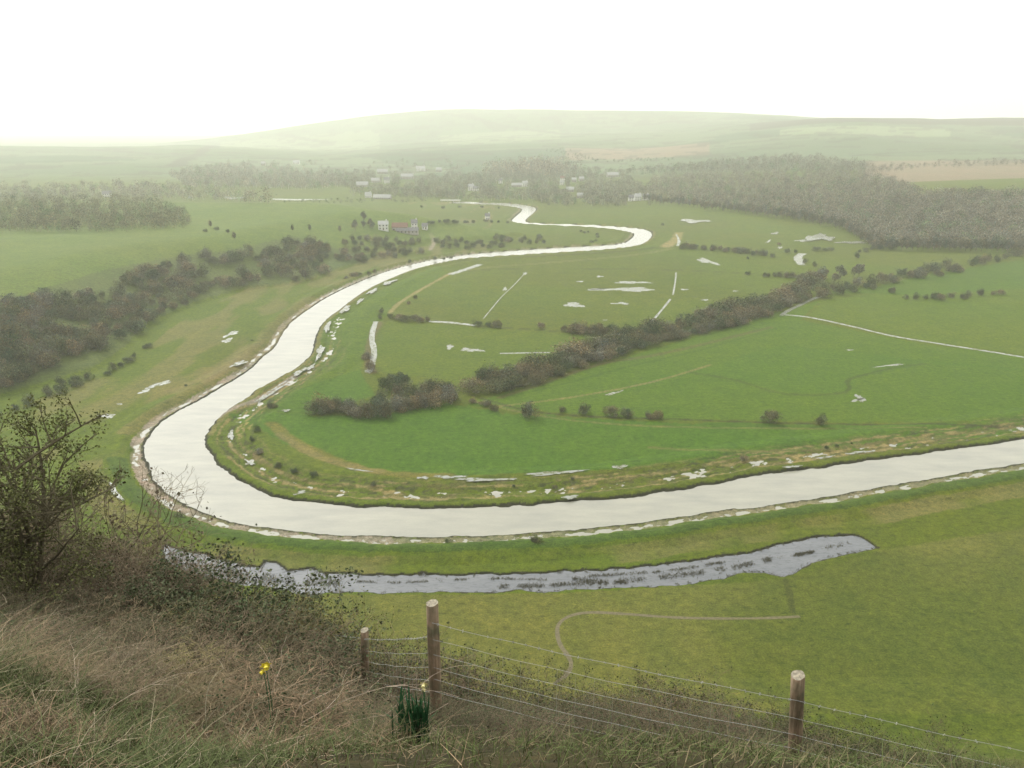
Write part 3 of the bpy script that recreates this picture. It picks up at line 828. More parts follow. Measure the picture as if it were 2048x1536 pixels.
# ---- single bushes down the field ditch
for q in [(1058,836,6.8,P_GREY[0],"largest grey bush of the ditch row, standing alone right of the thicket",0.85),
          (972,812,2.6,P_HAW[0],"low spreading bush beside the thicket at the left end of the ditch row",1.5),
          (1125,824,2.4,P_HAW[1],"very small bush between the largest grey bush and the dark upright bush",0.9),
          (1168,828,4.4,P_IVY[0],"dark upright green bush in the middle of the field ditch",0.95),
          (1222,832,4.0,P_HAW[2],"left one of the two touching round bushes on the field ditch",1.0),
          (1252,835,4.2,P_GREY[1],"right one of the two touching round bushes on the field ditch",1.0),
          (1298,837,2.8,P_HAW[0],"low bush leaning against a taller one toward the right of the ditch",1.2),
          (1316,838,3.8,P_HAW[1],"taller bush of the pair toward the right of the ditch",0.9),
          (1540,844,5.0,P_HAW[2],"round dark bush alone on the field ditch, left of the last bush",1.15),
          (1643,850,4.2,P_IVY[1],"last bush of the field ditch, on the right, with a narrow foot",1.0),
          (1073,1091,3.0,P_HAW[0],"round brown bush on the near embankment between river and pond",1.15),
          (895,1085,1.2,P_IVY[0],"tiny dark bush on the near embankment above the pond",1.2),
          (513,1052,1.0,P_EVER[0],"tiny dark post-like bush at the near river edge",0.6),
          (360,1040,2.4,P_IVY[1],"green bush on the near bank below the river bend",1.5),
          (372,774,1.6,P_EVER[0],"tiny dark bush in the left meadow closest to the water",0.9),
          (505,684,1.6,P_EVER[1],"tiny dark bush alone in the middle of the left meadow",0.9),
          (294,826,2.0,P_EVER[0],"small dark bush at the near end of the left meadow",1.0),
          (516,866,3.2,P_IVY[0],"upright bush on the inner bank at the river bend, topmost",0.7),
          (504,884,2.2,P_IVY[1],"small bush just below the upright bush at the river bend",0.8),
          (518,908,2.2,P_GREY[0],"greyish straggly bush on the inner bank of the bend",1.1),
          (558,936,2.4,P_EVER[1],"first dark round bush of three along the inner embankment",0.85),
          (590,946,2.2,P_EVER[0],"second dark round bush of three along the inner embankment",0.95),
          (628,954,2.2,P_IVY[0],"third bush of three along the inner embankment, the widest",1.1),
          (748,972,1.5,P_IVY[1],"low flat bush on the inner embankment above the brown ledges",1.4),
          (1028,974,1.0,P_EVER[0],"tiny bush on the inner embankment left of the pale mound",1.0),
          (1110,978,1.4,P_HAW[1],"small brown bush by the pale mound near the river",1.1),
          (1145,960,1.3,P_EVER[1],"tiny black bush below the flooded grass strip",0.9),
          (1487,920,1.6,P_HAW[2],"low brown bush on the inner embankment toward the right",1.7),
          (1652,899,1.9,P_EVER[0],"largest dark bush of the three on the right embankment",0.8),
          (1673,895,1.5,P_EVER[1],"middle dark bush of the three on the right embankment",0.7),
          (1703,889,1.1,P_EVER[0],"smallest dark bush of the three on the right embankment",0.7),
          (544,818,3.2,P_HAW[0],"small brown bush by the water on the inner side of the bend",0.9),
          (742,742,5.4,P_HAW[1],"dark bush at the foot of the short flooded ditch",0.75),
          (733,718,4.0,P_GREY[1],"greyish bush against the flooded ditch above the dark bush",0.8),
          (1083,657,3.6,P_HAW[2],"small tree-like bush on the middle field boundary",0.9),
          (1128,662,3.6,P_HAW[0],"round bush at the left end of the dense middle hedge",0.9),
          (1495,519,3.2,P_EVER[0],"single dark bush in the field beneath the far hedge",0.9),
          (1495,550,3.4,P_EVER[1],"dark bush at the left start of the low boundary hedge",1.0),
          (1558,490,2.6,P_HAW[1],"small bush in the far right meadow",1.0),
          (1325,451,3.5,P_EVER[1],"small bush on the bank beyond the far river bend",1.0),
          (820,526,4.0,P_EVER[0],"dark bush on the outer river bank below the bluff",0.8)]:
    one(q[0], q[1], q[2], q[3], q[4], q[5])
row([(765,640),(800,640),(830,642),(856,644)], 12, 3.6, P_HAW + P_IVY, "low shrub in the short hedge by the flooded ditch", "shrubs of the short ditch hedge", 2, 2)
row([(765,632),(790,622),(820,606),(850,585),(880,560)], 22, 3.0, P_IVY + P_HAW, "small shrub scattered along the tan ditch bank", "shrubs along the tan ditch", 2, 2, gap=0.25)
row([(955,652),(975,653),(995,654)], 11, 4.0, P_EVER + P_HAW, "bush in the small dark clump at the end of the white water strip", "bushes by the water strip", 2, 1)
row([(1150,665),(1190,668),(1230,670),(1270,672),(1300,672)], 9, 5.4, P_HAW + P_IVY, "shrub of the dense middle hedge", "shrubs of the middle hedge", 2, 2)
row([(1365,498),(1400,499),(1440,502),(1480,505),(1500,510),(1545,514)], 9, 5.2, MIXED, "shrub of the far bend hedge", "shrubs of the far hedge", 2, 1.5)
row([(1528,554),(1560,555),(1600,557),(1625,556)], 9, 4.2, P_HAW + P_IVY, "shrub in the low boundary hedge left of the junction", "shrubs of the boundary hedge", 2, 1)
row([(1575,507),(1590,508)], 9, 4.4, P_EVER, "dark shrub beside the bright pool", "shrubs beside the bright pool", 1, 1)
row([(1630,503),(1660,503)], 9, 4.2, P_EVER, "dark shrub in the little far clump right of the pool", "shrubs of the far clump", 1, 1)
row([(1712,516),(1720,505),(1745,501),(1780,498)], 10, 4.8, P_EVER + P_IVY, "dark shrub in the hedge leading to the big wood", "shrubs leading to the wood", 1, 1)
row([(1610,527),(1625,533)], 9, 3.6, P_IVY, "dull shrub just above the hedge junction", "shrubs above the junction", 2, 2)
row([(690,560),(735,550),(750,546)], 10, 3.6, P_HAW + P_EVER, "small dark bush on the outer river bank", "bushes on the outer bank", 2, 1)
row([(870,520),(888,519),(905,517)], 10, 3.0, P_EVER, "dark bush at the narrow place of the river", "bushes at the river narrows", 1, 1)
row([(1160,463),(1180,467),(1198,472),(1190,480),(1178,488)], 9, 2.8, P_EVER, "tiny dark bush on the hooked bank inside the far bend", "bushes on the hooked bank", 1, 1)
row([(858,447),(880,446),(910,446),(945,446)], 8, 4.0, P_EVER, "low dark shrub in the short hedge right of the farm", "shrubs right of the farm", 1, 0.8)
row([(970,444),(985,445),(1012,447)], 10, 4.0, P_EVER, "dark bush on the far meadow left of the river kink", "bushes by the river kink", 2, 1)
row([(840,415),(838,417),(960,416),(975,416),(1000,418)], 30, 4.0, P_EVER, "small bush on the farthest meadow", "bushes on the farthest meadow", 3, 1)
row([(215,747),(235,738),(255,726),(270,715)], 11, 3.2, P_EVER + P_IVY, "dark bush in the short hedge at the foot of the left slope", "bushes of the foot hedge", 2, 2)
row([(290,698),(302,694)], 9, 3.0, P_EVER, "dark bush alone above the foot hedge", "pair of bushes above the foot hedge", 1, 1)
row([(60,800),(120,770),(190,752),(-40,850)], 30, 3.4, P_EVER + P_IVY, "bush at the foot of the left slope toward the photo edge", "bushes at the slope foot", 4, 4)

# ---- scrub on the bluff: an even scatter inside an outline
def scatter(poly, sx, sy, jit=0.4):
    P = np.array(poly, float); out = []
    k = 0
    y = P[:, 1].min()
    while y < P[:, 1].max():
        x = P[:, 0].min() + (k % 2) * sx / 2
        while x < P[:, 0].max():
            out.append((x + random.uniform(-jit, jit) * sx, y + random.uniform(-jit, jit) * sy)); x += sx
        y += sy; k += 1
    out = np.array(out)
    m = inside(out[:, 0], out[:, 1], [tuple(q) for q in P])
    return out[m]
BL_POLY = [(-60,720),(-60,640),(60,600),(201,590),(260,555),(350,518),(450,505),(560,500),(625,505),(655,530),(655,548),(600,562),(500,572),(420,590),(395,603),(345,625),(300,648),(250,685),(205,700),(100,740),(0,790)]
pts = scatter(BL_POLY, 22, 12.5)
pts = pts[(fbm(pts[:, 0], pts[:, 1] * 1.8, 70, 3) > 0.40) | (RNG.random(len(pts)) < 0.25)]
hs = RNG.uniform(4.0, 9.5, len(pts))
put_all(pts[:, 0], pts[:, 1], hs, MIXED + P_TREE2[:1], "shrub of the bluff thicket", "shrub", "scrub shrubs on the left bluff")
pts = scatter([(560,490),(640,482),(660,505),(655,530),(600,505)], 15, 8)
put_all(pts[:, 0], pts[:, 1], RNG.uniform(5, 7, len(pts)), MIXED, "shrub of the bluff thicket tip", "shrub", "scrub shrubs at the bluff tip")
pts = scatter([(660,520),(700,480),(760,470),(850,485),(850,510),(790,520),(720,530),(690,532)], 17, 11)
put_all(pts[:, 0], pts[:, 1], RNG.uniform(4, 7, len(pts)), MIXED, "shrub scattered above the river", "shrub", "scattered shrubs above the river")
pts = scatter([(870,482),(1000,478),(1090,478),(1090,490),(1000,496),(880,505)], 15, 9)
put_all(pts[:, 0], pts[:, 1], RNG.uniform(3.5, 6, len(pts)), P_IVY + P_EVER + P_GREY, "shrub beyond the river narrows", "shrub", "shrubs beyond the narrows")
row([(720,462),(745,458),(735,450),(725,445)], 9, 8, P_TREE, "bare grey tree beside the white-ended farm", "bare trees by the farm", 4, 2, "tree")
row([(405,465),(430,463),(455,466)], 14, 4, P_EVER, "low bush on the far edge of the plateau field", "bushes of the plateau edge", 4, 1)
for px_, py_ in [(422,456),(585,464),(620,463),(680,465),(470,480)]:
    one(px_, py_, 6, P_TREE2[0], {422:"hazy tree on the plateau field, leftmost",585:"small hazy tree above the bluff thicket",620:"upright hazy tree above the bluff thicket",680:"hazy tree on the plateau near the farm",470:"pale brown tree standing at the back of the bluff thicket"}[px_], 0.8, "tree")

# ---- far woods as masses, with the village houses kept clear
M_RENDER = plain("white_render", (0.62, 0.61, 0.57), 0.8, 0.06, 0.8)
M_FLINT = plain("flint_wall", (0.34, 0.31, 0.27), 0.9, 0.2, 1.2)
M_TILE = plain("clay_tile_roof", (0.20, 0.115, 0.085), 0.85, 0.25, 1.0)
M_SLATE = plain("slate_roof", (0.17, 0.165, 0.165), 0.8, 0.2, 1.0)
M_PALEROOF = plain("pale_sheet_roof", (0.34, 0.34, 0.325), 0.6, 0.08, 0.5)
VILLAGE = [(1262,402,7,6,5.0,M_RENDER,M_SLATE,0,"white house block at the left of the white row under the wood"),(1275,401,9,7,5.6,M_RENDER,M_PALEROOF,4,"largest white house of the row under the wood"),(1291,400,8,6,5.2,M_RENDER,M_SLATE,-6,"white house at the right of the row under the wood"),
          (942,381,9,7,6.5,M_RENDER,M_PALEROOF,12,"tall bright white house amid village trees"),(952,382,9,6,4.6,M_RENDER,M_SLATE,-8,"lower white house touching the tall white one"),
          (838,342,12,8,6.0,M_RENDER,M_PALEROOF,5,"white pair-topped house high on the village slope"),(846,342,9,8,6.0,M_RENDER,M_PALEROOF,-5,"white house right beside the pair-topped one on the slope"),(878,344,12,8,5.0,M_FLINT,M_PALEROOF,0,"grey pale-roofed house right of the slope houses"),
          (774,366,10,8,6.0,M_RENDER,M_SLATE,10,"white house in the left part of the village"),(752,365,16,8,4.0,M_FLINT,M_PALEROOF,-5,"pale-roofed barn in the left part of the village"),(725,374,20,9,4.0,M_FLINT,M_PALEROOF,8,"broad pale roof at the left edge of the village"),(765,348,22,9,5,M_FLINT,M_PALEROOF,12,"long pale roof uphill in the left village"),(815,358,24,9,5,M_FLINT,M_PALEROOF,-6,"wide grey roof in the middle of the village"),
          (1001,367,7,6,5.5,M_RENDER,M_SLATE,0,"small white house left of the bare grove"),(1050,373,9,7,5.5,M_RENDER,M_PALEROOF,5,"white house at the foot of the bare grove"),(1033,374,18,6,3.6,M_FLINT,M_PALEROOF,5,"low pale shed left of the grove-foot house"),
          (1125,362,8,7,5.5,M_RENDER,M_TILE,-10,"white house with dark roof above the right village"),(1124,370,7,6,4.8,M_RENDER,M_PALEROOF,5,"white house just below the dark-roofed one"),(1148,364,8,6,4.6,M_FLINT,M_PALEROOF,0,"grey cottage second from the dark-roofed house"),(1163,362,9,6,4.6,M_FLINT,M_PALEROOF,10,"grey cottage with pale roof, upper right village"),(1140,384,12,7,4.2,M_FLINT,M_PALEROOF,-5,"pale roofed cottage low in the right village"),(1160,396,9,6,4,M_FLINT,M_PALEROOF,0,"pale cottage nearest the river in the right village"),(1225,354,22,8,4.5,M_FLINT,M_PALEROOF,10,"long pale roof on the slope right of the village"),
          (765,398,26,7,2.6,M_FLINT,M_PALEROOF,-12,"long white sheds left of the footbridge"),(737,395,9,7,4,M_RENDER,M_PALEROOF,0,"small white building left of the long sheds"),
          (215,394,12,7,5,M_RENDER,M_SLATE,15,"white house at the far left behind the dark trees"),(593,328,16,8,5,M_RENDER,M_PALEROOF,0,"white house on the hazy left hillside"),(527,331,10,8,5,M_FLINT,M_PALEROOF,0,"faint pale house left of the hillside white house")]
def mass_tree(seed, h, r, nf, size):
    V, Fc, C = crown_arrays(seed, r, h * 0.45, h * 0.10, 9, nf, size, ragged=1.0, lob=0.55, colvar=0.15)
    T, Tf = tubes(limbs(seed, h, 0.22, 3, 0.4, True, 0.5), 3)
    return join([(V, Fc, C), (T, Tf, np.full((len(T), 3), 1.9))])
MT = [mass_tree(200 + i, 11, 4.4, 300, 0.75) for i in range(5)]
CLEAR = [(q[0], q[1], q[2]) for q in VILLAGE]
def wood(pts, hmin, hmax, mat, name, label, tone=(1, 1, 1), tv=0.2):
    k = np.ones(len(pts), bool)
    for hx, hy, hw in CLEAR:
        k &= ~((np.abs(pts[:, 0] - hx) < hw * 0.55 + 3) & (pts[:, 1] > hy - 3) & (pts[:, 1] < hy + 17))
    pts = pts[k]
    x, y, z = onto(pts[:, 0], pts[:, 1])
    Vs = []; Fs = []; Cs = []; o = 0
    for i in range(len(x)):
        V, Fc, C = MT[random.randrange(5)]
        k = random.uniform(hmin * 0.75, hmax * 1.1) / 11; a = random.uniform(0, 6.28); w = k * random.uniform(0.9, 1.25)
        R = np.array([[math.cos(a) * w, -math.sin(a) * w, 0], [math.sin(a) * w, math.cos(a) * w, 0], [0, 0, k]])
        Vs.append(V @ R.T + np.array([x[i], y[i], z[i] - 0.4])); Fs.append(Fc + o); o += len(V)
        t = np.array(tone) * (1 + random.gauss(0, tv))  # brighter tones of the far woods put extra haze into their colour
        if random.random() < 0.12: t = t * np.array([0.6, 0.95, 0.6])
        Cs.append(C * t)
    ob = mesh_np(name, np.concatenate(Vs), np.concatenate(Fs), mat, None, np.concatenate(Cs))
    tag(ob, label, "woodland", None, "stuff")
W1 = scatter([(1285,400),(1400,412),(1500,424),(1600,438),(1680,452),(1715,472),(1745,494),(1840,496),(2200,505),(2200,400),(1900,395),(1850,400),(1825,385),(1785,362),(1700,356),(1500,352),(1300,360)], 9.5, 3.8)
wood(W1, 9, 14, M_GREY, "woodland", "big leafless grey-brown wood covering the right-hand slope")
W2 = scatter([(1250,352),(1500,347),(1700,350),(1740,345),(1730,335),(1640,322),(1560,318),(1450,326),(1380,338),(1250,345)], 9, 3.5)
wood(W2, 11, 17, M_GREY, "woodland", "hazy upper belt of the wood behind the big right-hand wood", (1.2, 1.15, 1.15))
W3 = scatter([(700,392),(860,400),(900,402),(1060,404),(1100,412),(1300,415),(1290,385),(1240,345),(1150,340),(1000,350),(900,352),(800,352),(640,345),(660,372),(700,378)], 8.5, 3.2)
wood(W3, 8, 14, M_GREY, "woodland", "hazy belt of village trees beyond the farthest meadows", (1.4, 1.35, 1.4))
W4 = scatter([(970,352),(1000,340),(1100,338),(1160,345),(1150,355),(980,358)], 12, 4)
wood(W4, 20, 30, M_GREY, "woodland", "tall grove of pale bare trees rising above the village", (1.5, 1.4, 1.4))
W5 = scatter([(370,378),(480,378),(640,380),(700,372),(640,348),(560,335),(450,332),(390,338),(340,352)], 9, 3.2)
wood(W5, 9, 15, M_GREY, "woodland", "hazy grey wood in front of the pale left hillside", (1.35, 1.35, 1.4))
W6 = scatter([(-200,470),(200,464),(330,463),(385,455),(370,425),(320,408),(240,396),(100,392),(-200,395)], 13, 5.5)
wood(W6, 7, 11, M_BARE, "woodland", "dark clump of trees at the left edge behind the plateau field", (0.8, 0.95, 0.85))
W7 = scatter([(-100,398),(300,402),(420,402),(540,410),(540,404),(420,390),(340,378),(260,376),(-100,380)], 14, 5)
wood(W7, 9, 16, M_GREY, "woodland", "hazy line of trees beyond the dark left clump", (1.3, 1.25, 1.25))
W8 = scatter([(560,408),(700,408),(860,405),(860,401),(700,400),(570,404)], 11, 3)
wood(W8, 3, 5, M_EVER, "woodland", "low dark hedge belt edging the far meadows", (1.2, 1.2, 1.2))
W9 = np.concatenate([scatter([(700,335),(760,325),(900,322),(960,330),(960,345),(860,350),(700,352)], 22, 5), scatter([(1620,345),(1730,340),(1840,330),(2100,322),(2100,330),(1840,338),(1740,350),(1640,352)], 13, 3), scatter([(560,335),(640,320),(660,324),(600,340)], 10, 4)])
wood(W9, 7, 11, M_GREY, "woodland", "sparse far trees dotted over the hazy slopes above the village")
W10 = scatter([(1090,302),(1130,300),(1200,322),(1350,318),(1350,322),(1190,326)], 9, 2)
wood(W10, 5, 8, M_GREY, "woodland", "thin far hedge line along the brown ploughed field")
x_ = np.linspace(1290, 1745, 62)
y_ = np.interp(x_, [1285,1400,1500,1600,1680,1715,1745], [403,416,428,442,456,476,497]) + RNG.normal(size=62) * 1.2
put_all(x_, y_, RNG.uniform(8, 12, 62), P_TREE + P_TREE2 + P_TREE, "tree fronting the big right wood", "tree", "front-rank trees of the right wood")
x_ = np.linspace(1750, 2100, 34)
put_all(x_, 499 + (x_ - 1750) * 0.02, RNG.uniform(8, 12, 34), P_TREE + P_TREE2, "tree of the wood edge above the right hedge", "tree", "near-edge trees of the right wood")

#@@BUILT@@
# ------------------------------------------------------------------ buildings
M_GLASS = plain("window_glass", (0.05, 0.055, 0.06), 0.15, 0.1, 1.0, 0.6)
M_DOOR = plain("painted_door", (0.12, 0.09, 0.06), 0.6, 0.1, 1.0)
def boxes(B):
    V = []; Fc = []
    for (x0, x1, y0, y1, z0, z1) in B:
        o = len(V)
        V += [(x, y, z) for z in (z0, z1) for y in (y0, y1) for x in (x0, x1)]
        Fc += [tuple(o + k for k in q) for q in ((0, 2, 3, 1), (4, 5, 7, 6), (0, 1, 5, 4), (2, 6, 7, 3), (0, 4, 6, 2), (1, 3, 7, 5))]
    return V, Fc
def house(px, py, w, d, h, wall, roof, rz, label, pitch=0.55, name="house", chim=1):
    x, y, z = [float(q[0]) for q in onto([px], [py])]
    root = empty(name, (x, y, z)); root.rotation_euler = (0, 0, math.radians(rz))
    tag(root, label, "barn" if name == "barn" else "house")
    rh = d * pitch
    V = [(-w/2,-d/2,-1.5),(w/2,-d/2,-1.5),(w/2,d/2,-1.5),(-w/2,d/2,-1.5),(-w/2,-d/2,h),(w/2,-d/2,h),(w/2,d/2,h),(-w/2,d/2,h),(-w/2,0,h+rh),(w/2,0,h+rh)]
    me = bpy.data.meshes.new("wall")
    me.from_pydata(V, [], [(0,1,5,4),(2,3,7,6),(3,0,4,8,7),(1,2,6,9,5)]); me.materials.append(wall)
    o = bpy.data.objects.new("wall", me); SC.collection.objects.link(o); o.parent = root
    e = 0.4; t = 0.18; s = rh / (d / 2)
    V = []; Fc = []
    for sg in (-1, 1):
        o_ = len(V)
        for zz in (0.02, t):
            for xx in (-w/2 - e, w/2 + e):
                V += [(xx, sg * (d/2 + e), h - e * s + zz), (xx, sg * 0.0, h + rh + zz)]
        Fc += [tuple(o_ + k for k in q) for q in ((0,1,3,2),(4,6,7,5),(0,2,6,4),(0,4,5,1),(2,3,7,6),(1,5,7,3))]
    ro = mesh_np("roof", V, Fc, roof, root)
    if chim:
        V, Fc = boxes([(w*0.28, w*0.28+0.9, -0.45, 0.45, h + rh - 0.8, h + rh + 1.3)])
        mesh_np("chimney", V, Fc, wall, ro)
    nw = max(2, int(w / 3.0))
    for k in range(nw):
        xc = -w/2 + (k + 0.5) * w / nw
        for zc in ([1.3] + ([3.9] if h > 4.5 else [])):
            if k == nw // 2 and zc < 2:
                V, Fc = boxes([(xc-0.5, xc+0.5, -d/2-0.05, -d/2+0.1, 0, 2.05)]); mesh_np("door", V, Fc, M_DOOR, root)
            else:
                V, Fc = boxes([(xc-0.55, xc+0.55, -d/2-0.04, -d/2+0.1, zc-0.55, zc+0.6)]); mesh_np("window", V, Fc, M_GLASS, root)
    return root
house(767, 459, 9, 7, 5.0, M_RENDER, M_PALEROOF, 8, "bright white farmhouse end at the left of the riverside farm", 0.4)
house(800, 461, 14, 7, 3.6, M_FLINT, M_TILE, 3, "long brown-roofed barn between the white farm buildings", 0.5, "barn", 0)
house(829, 457, 5.5, 6, 5.4, M_RENDER, M_SLATE, 5, "narrow white gabled house at the right of the riverside farm", 0.5)
house(815, 466, 20, 6, 2.6, M_FLINT, M_SLATE, 2, "low dark shed range along the front of the farm", 0.4, "barn", 0)
house(850, 458, 5, 5, 3.0, M_RENDER, M_SLATE, -5, "small pale outbuilding right of the farm", 0.5, "barn", 0)
house(975, 439, 5, 5, 4.2, M_RENDER, M_SLATE, 10, "tiny white cottage among bushes left of the river kink")
for q in VILLAGE:
    house(*q, chim=1 if q[2] < 12 else 0)
def footbridge(px, py):
    x, y, z = [float(q[0]) for q in onto([px], [py])]
    root = empty("footbridge", (x, y, z)); tag(root, "white footbridge over the river at its farthest visible point", "bridge")
    V, Fc = boxes([(-14, 14, -1.2, 1.2, 1.8, 2.2)]); mesh_np("deck", V, Fc, M_RENDER, root)
    for sy in (-1.2, 1.2):
        V, Fc = boxes([(-14, 14, sy - 0.06, sy + 0.06, 3.1, 3.3), (-14, 14, sy - 0.05, sy + 0.05, 2.6, 2.75)] + [(k - 0.08, k + 0.08, sy - 0.09, sy + 0.09, 2.21, 3.09) for k in range(-13, 14, 3)])
        mesh_np("railing", V, Fc, M_RENDER, root)
    for k in (-12, -4, 4, 12):
        V, Fc = boxes([(k - 0.4, k + 0.4, -0.9, 0.9, -3, 1.79)]); mesh_np("pier", V, Fc, M_FLINT, root)
footbridge(901, 404)

# ------------------------------------------------------------------ reeds standing in the pond
def reeds():
    rg = np.random.default_rng(3); P = []
    lines = [([(700,1160),(800,1163),(900,1158),(1000,1155),(1100,1158)], 1.2, 600), ([(980,1172),(1060,1170),(1140,1166),(1250,1163)], 2.2, 900), ([(1130,1152),(1200,1162),(1300,1155),(1400,1143),(1480,1130),(1540,1116)], 3.0, 1500),
             ([(1560,1113),(1600,1107),(1625,1102)], 1.6, 420), ([(450,1140),(520,1155),(600,1160),(680,1165)], 6, 900), ([(1180,1150),(1330,1140),(1450,1122)], 1.5, 500), ([(1640,1095),(1700,1085)], 2.5, 120)]
    for pts, sp, n in lines:
        A = np.array(dens(pts, 6)); t = rg.random(n) * (len(A) - 1.001); i = t.astype(int)
        q = A[i] + (A[i + 1] - A[i]) * (t - i)[:, None]
        clump = fbm(q[:, 0], q[:, 1] * 3, 18, 3) > 0.47
        q = q[clump] + rg.normal(size=(clump.sum(), 2)) * [3, sp]
        P.append(q)
    # fringe of tussocks along the shore
    E = np.array(dens(POND, 3)); t = rg.random(1500) * (len(E) - 1.001); i = t.astype(int)
    e = E[i] + rg.normal(size=(1500, 2)) * 0.35
    q = np.concatenate(P); x, y = flat(q[:, 0], q[:, 1]); x = np.r_[x, e[:, 0]]; y = np.r_[y, e[:, 1]]
    ok = (y > 119); x = x[ok]; y = y[ok]; n = len(x)
    V = []; 
    k = 4
    x = np.repeat(x, k) + rg.normal(size=n * k) * 0.12; y = np.repeat(y, k) + rg.normal(size=n * k) * 0.12
    h = rg.uniform(0.12, 0.42, n * k); a = rg.random(n * k) * 6.28; w = rg.uniform(0.02, 0.05, n * k)
    lx = rg.normal(size=n * k) * 0.12; ly = rg.normal(size=n * k) * 0.12
    b = np.stack([x, y, np.full(n * k, -0.4)], 1); u = np.stack([np.cos(a) * w, np.sin(a) * w, 0 * a], 1); tp = b + np.stack([lx, ly, h + 0.1], 1)
    V = np.stack([b - u, b + u, tp + u * 0.4, tp - u * 0.4], 1).reshape(-1, 3); Fc = np.arange(len(V)).reshape(-1, 4)
    c = np.repeat((0.6 + 0.7 * rg.random(n * k))[:, None] * np.array([[0.11, 0.10, 0.06]]), 4, 0)
    o = mesh_np("reeds", V, Fc, M_VCOL, None, c); tag(o, "thin dark reeds standing in clumps in the long pond", "reeds", None, "stuff")
M_VCOL = leafy("dead_stems", (1, 1, 1), rnd=0.0)
reeds()

# ------------------------------------------------------------------ near slope: grass
def quickf(x, y): return float(quick(np.array([x]), np.array([y]))[0])
def near_pt(px, y):
    x = 0.0
    for _ in range(6):
        z = quickf(x, y); x = (px - CX) / F * (y * CP + (EYE - z) * SP)
    return x, y, quickf(x, y)
def blades(name, n, region, hfun, cfun, wid, label, seed, lean=0.6):
    rg = np.random.default_rng(seed)
    x0, x1, y0, y1 = region
    x = rg.uniform(x0, x1, n); y = rg.uniform(y0, y1, n)
    keep, h = hfun(x, y, rg); x = x[keep]; y = y[keep]; h = h[keep]
    n = len(x); z = quick(x, y) - 0.03
    a = rg.random(n) * 6.28; la = a + rg.normal(size=n) * 0.9 + 1.57
    wind = np.array([0.10, -0.05])
    L = (np.abs(rg.normal(size=n)) * lean + 0.1) * h * (0.5 + fbm(x + 7, y, 0.6, 2))
    dx = np.cos(la) * L + wind[0] * h; dy = np.sin(la) * L + wind[1] * h
    c = cfun(x, y, rg)
    w = wid * (0.6 + 0.8 * rg.random(n))
    ux = np.cos(a) * w / 2; uy = np.sin(a) * w / 2
    pts = []
    ts = [0, 0.4, 0.75, 1.0]
    for t in ts:
        k = t ** 1.7
        kk = 0 if t in (0, 1.0) else 0.14
        cx = x + dx * k + rg.normal(size=n) * h * kk; cy = y + dy * k + rg.normal(size=n) * h * kk; cz = z + h * (t - 0.28 * t * t * np.minimum(L / h, 1.5))
        f = 1.0 - t * 0.8
        pts.append(np.stack([cx - ux * f, cy - uy * f, cz], 1)); pts.append(np.stack([cx + ux * f, cy + uy * f, cz], 1))
    V = np.stack(pts, 1).reshape(-1, 3)
    b = (np.arange(n) * 8)[:, None]
    Fc = np.concatenate([b + np.array([[2 * i, 2 * i + 1, 2 * i + 3, 2 * i + 2]]) for i in range(3)])
    o = mesh_np(name, V, Fc, M_VCOL, None, np.repeat(c, 8, 0)); tag(o, label, "grass", None, "stuff")
def tanmask(x, y): return sst(-0.6, -1.7, x + (fbm(x, y, 1.5, 2) - 0.5) * 1.2) 
def h_tan(x, y, rg):
    m = (rg.random(len(x)) < tanmask(x, y) * 0.98 + 0.02) & (y < 7.8)
    return m, rg.uniform(0.05, 0.22, len(x)) * (0.45 + 1.1 * fbm(x, y, 0.5, 2)) * (0.55 + 0.45 * sst(2.5, 5, y))
def c_tan(x, y, rg):
    n = len(x); k = fbm(x, y, 0.7, 3)
    base = np.array([[0.20, 0.142, 0.082]]) * (0.3 + 1.2 * rg.random((n, 1))) * (0.7 + 0.6 * fbm(x, y, 0.25, 2))[:, None]
    grn = np.array([[0.07, 0.085, 0.028]]) * (0.6 + 0.8 * rg.random((n, 1)))
    pale = np.array([[0.34, 0.28, 0.19]])
    g = sst(0.46, 0.62, k) * 0.8 + 0.12
    pick = rg.random(n)
    c = np.where((pick < g)[:, None], grn, base); c = np.where((pick > 0.93)[:, None], pale, c)
    return c
blades("dead_grass", 190000, (-7.0, 0.2, 1.6, 8), h_tan, c_tan, 0.006, "tangled tan dead grass covering the near slope at lower left", 1, 1.3)
def h_grn(x, y, rg):
    return (y < 13) & (rg.random(len(x)) < 0.35 + 0.65 * sst(-1.5, 1.5, x)), rg.uniform(0.08, 0.24, len(x))
def c_grn(x, y, rg):
    n = len(x)
    c = np.array([[0.09, 0.115, 0.035]]) * (0.6 + 0.8 * rg.random((n, 1)))
    return np.where((rg.random(n) < 0.3)[:, None], np.array([[0.19, 0.155, 0.085]]) * (0.7 + 0.6 * rg.random((n, 1))), c)
blades("grass", 60000, (-6, 9.5, 1.5, 13), h_grn, c_grn, 0.006, "short rough green grass on the near slope below the fence", 2, 0.6)

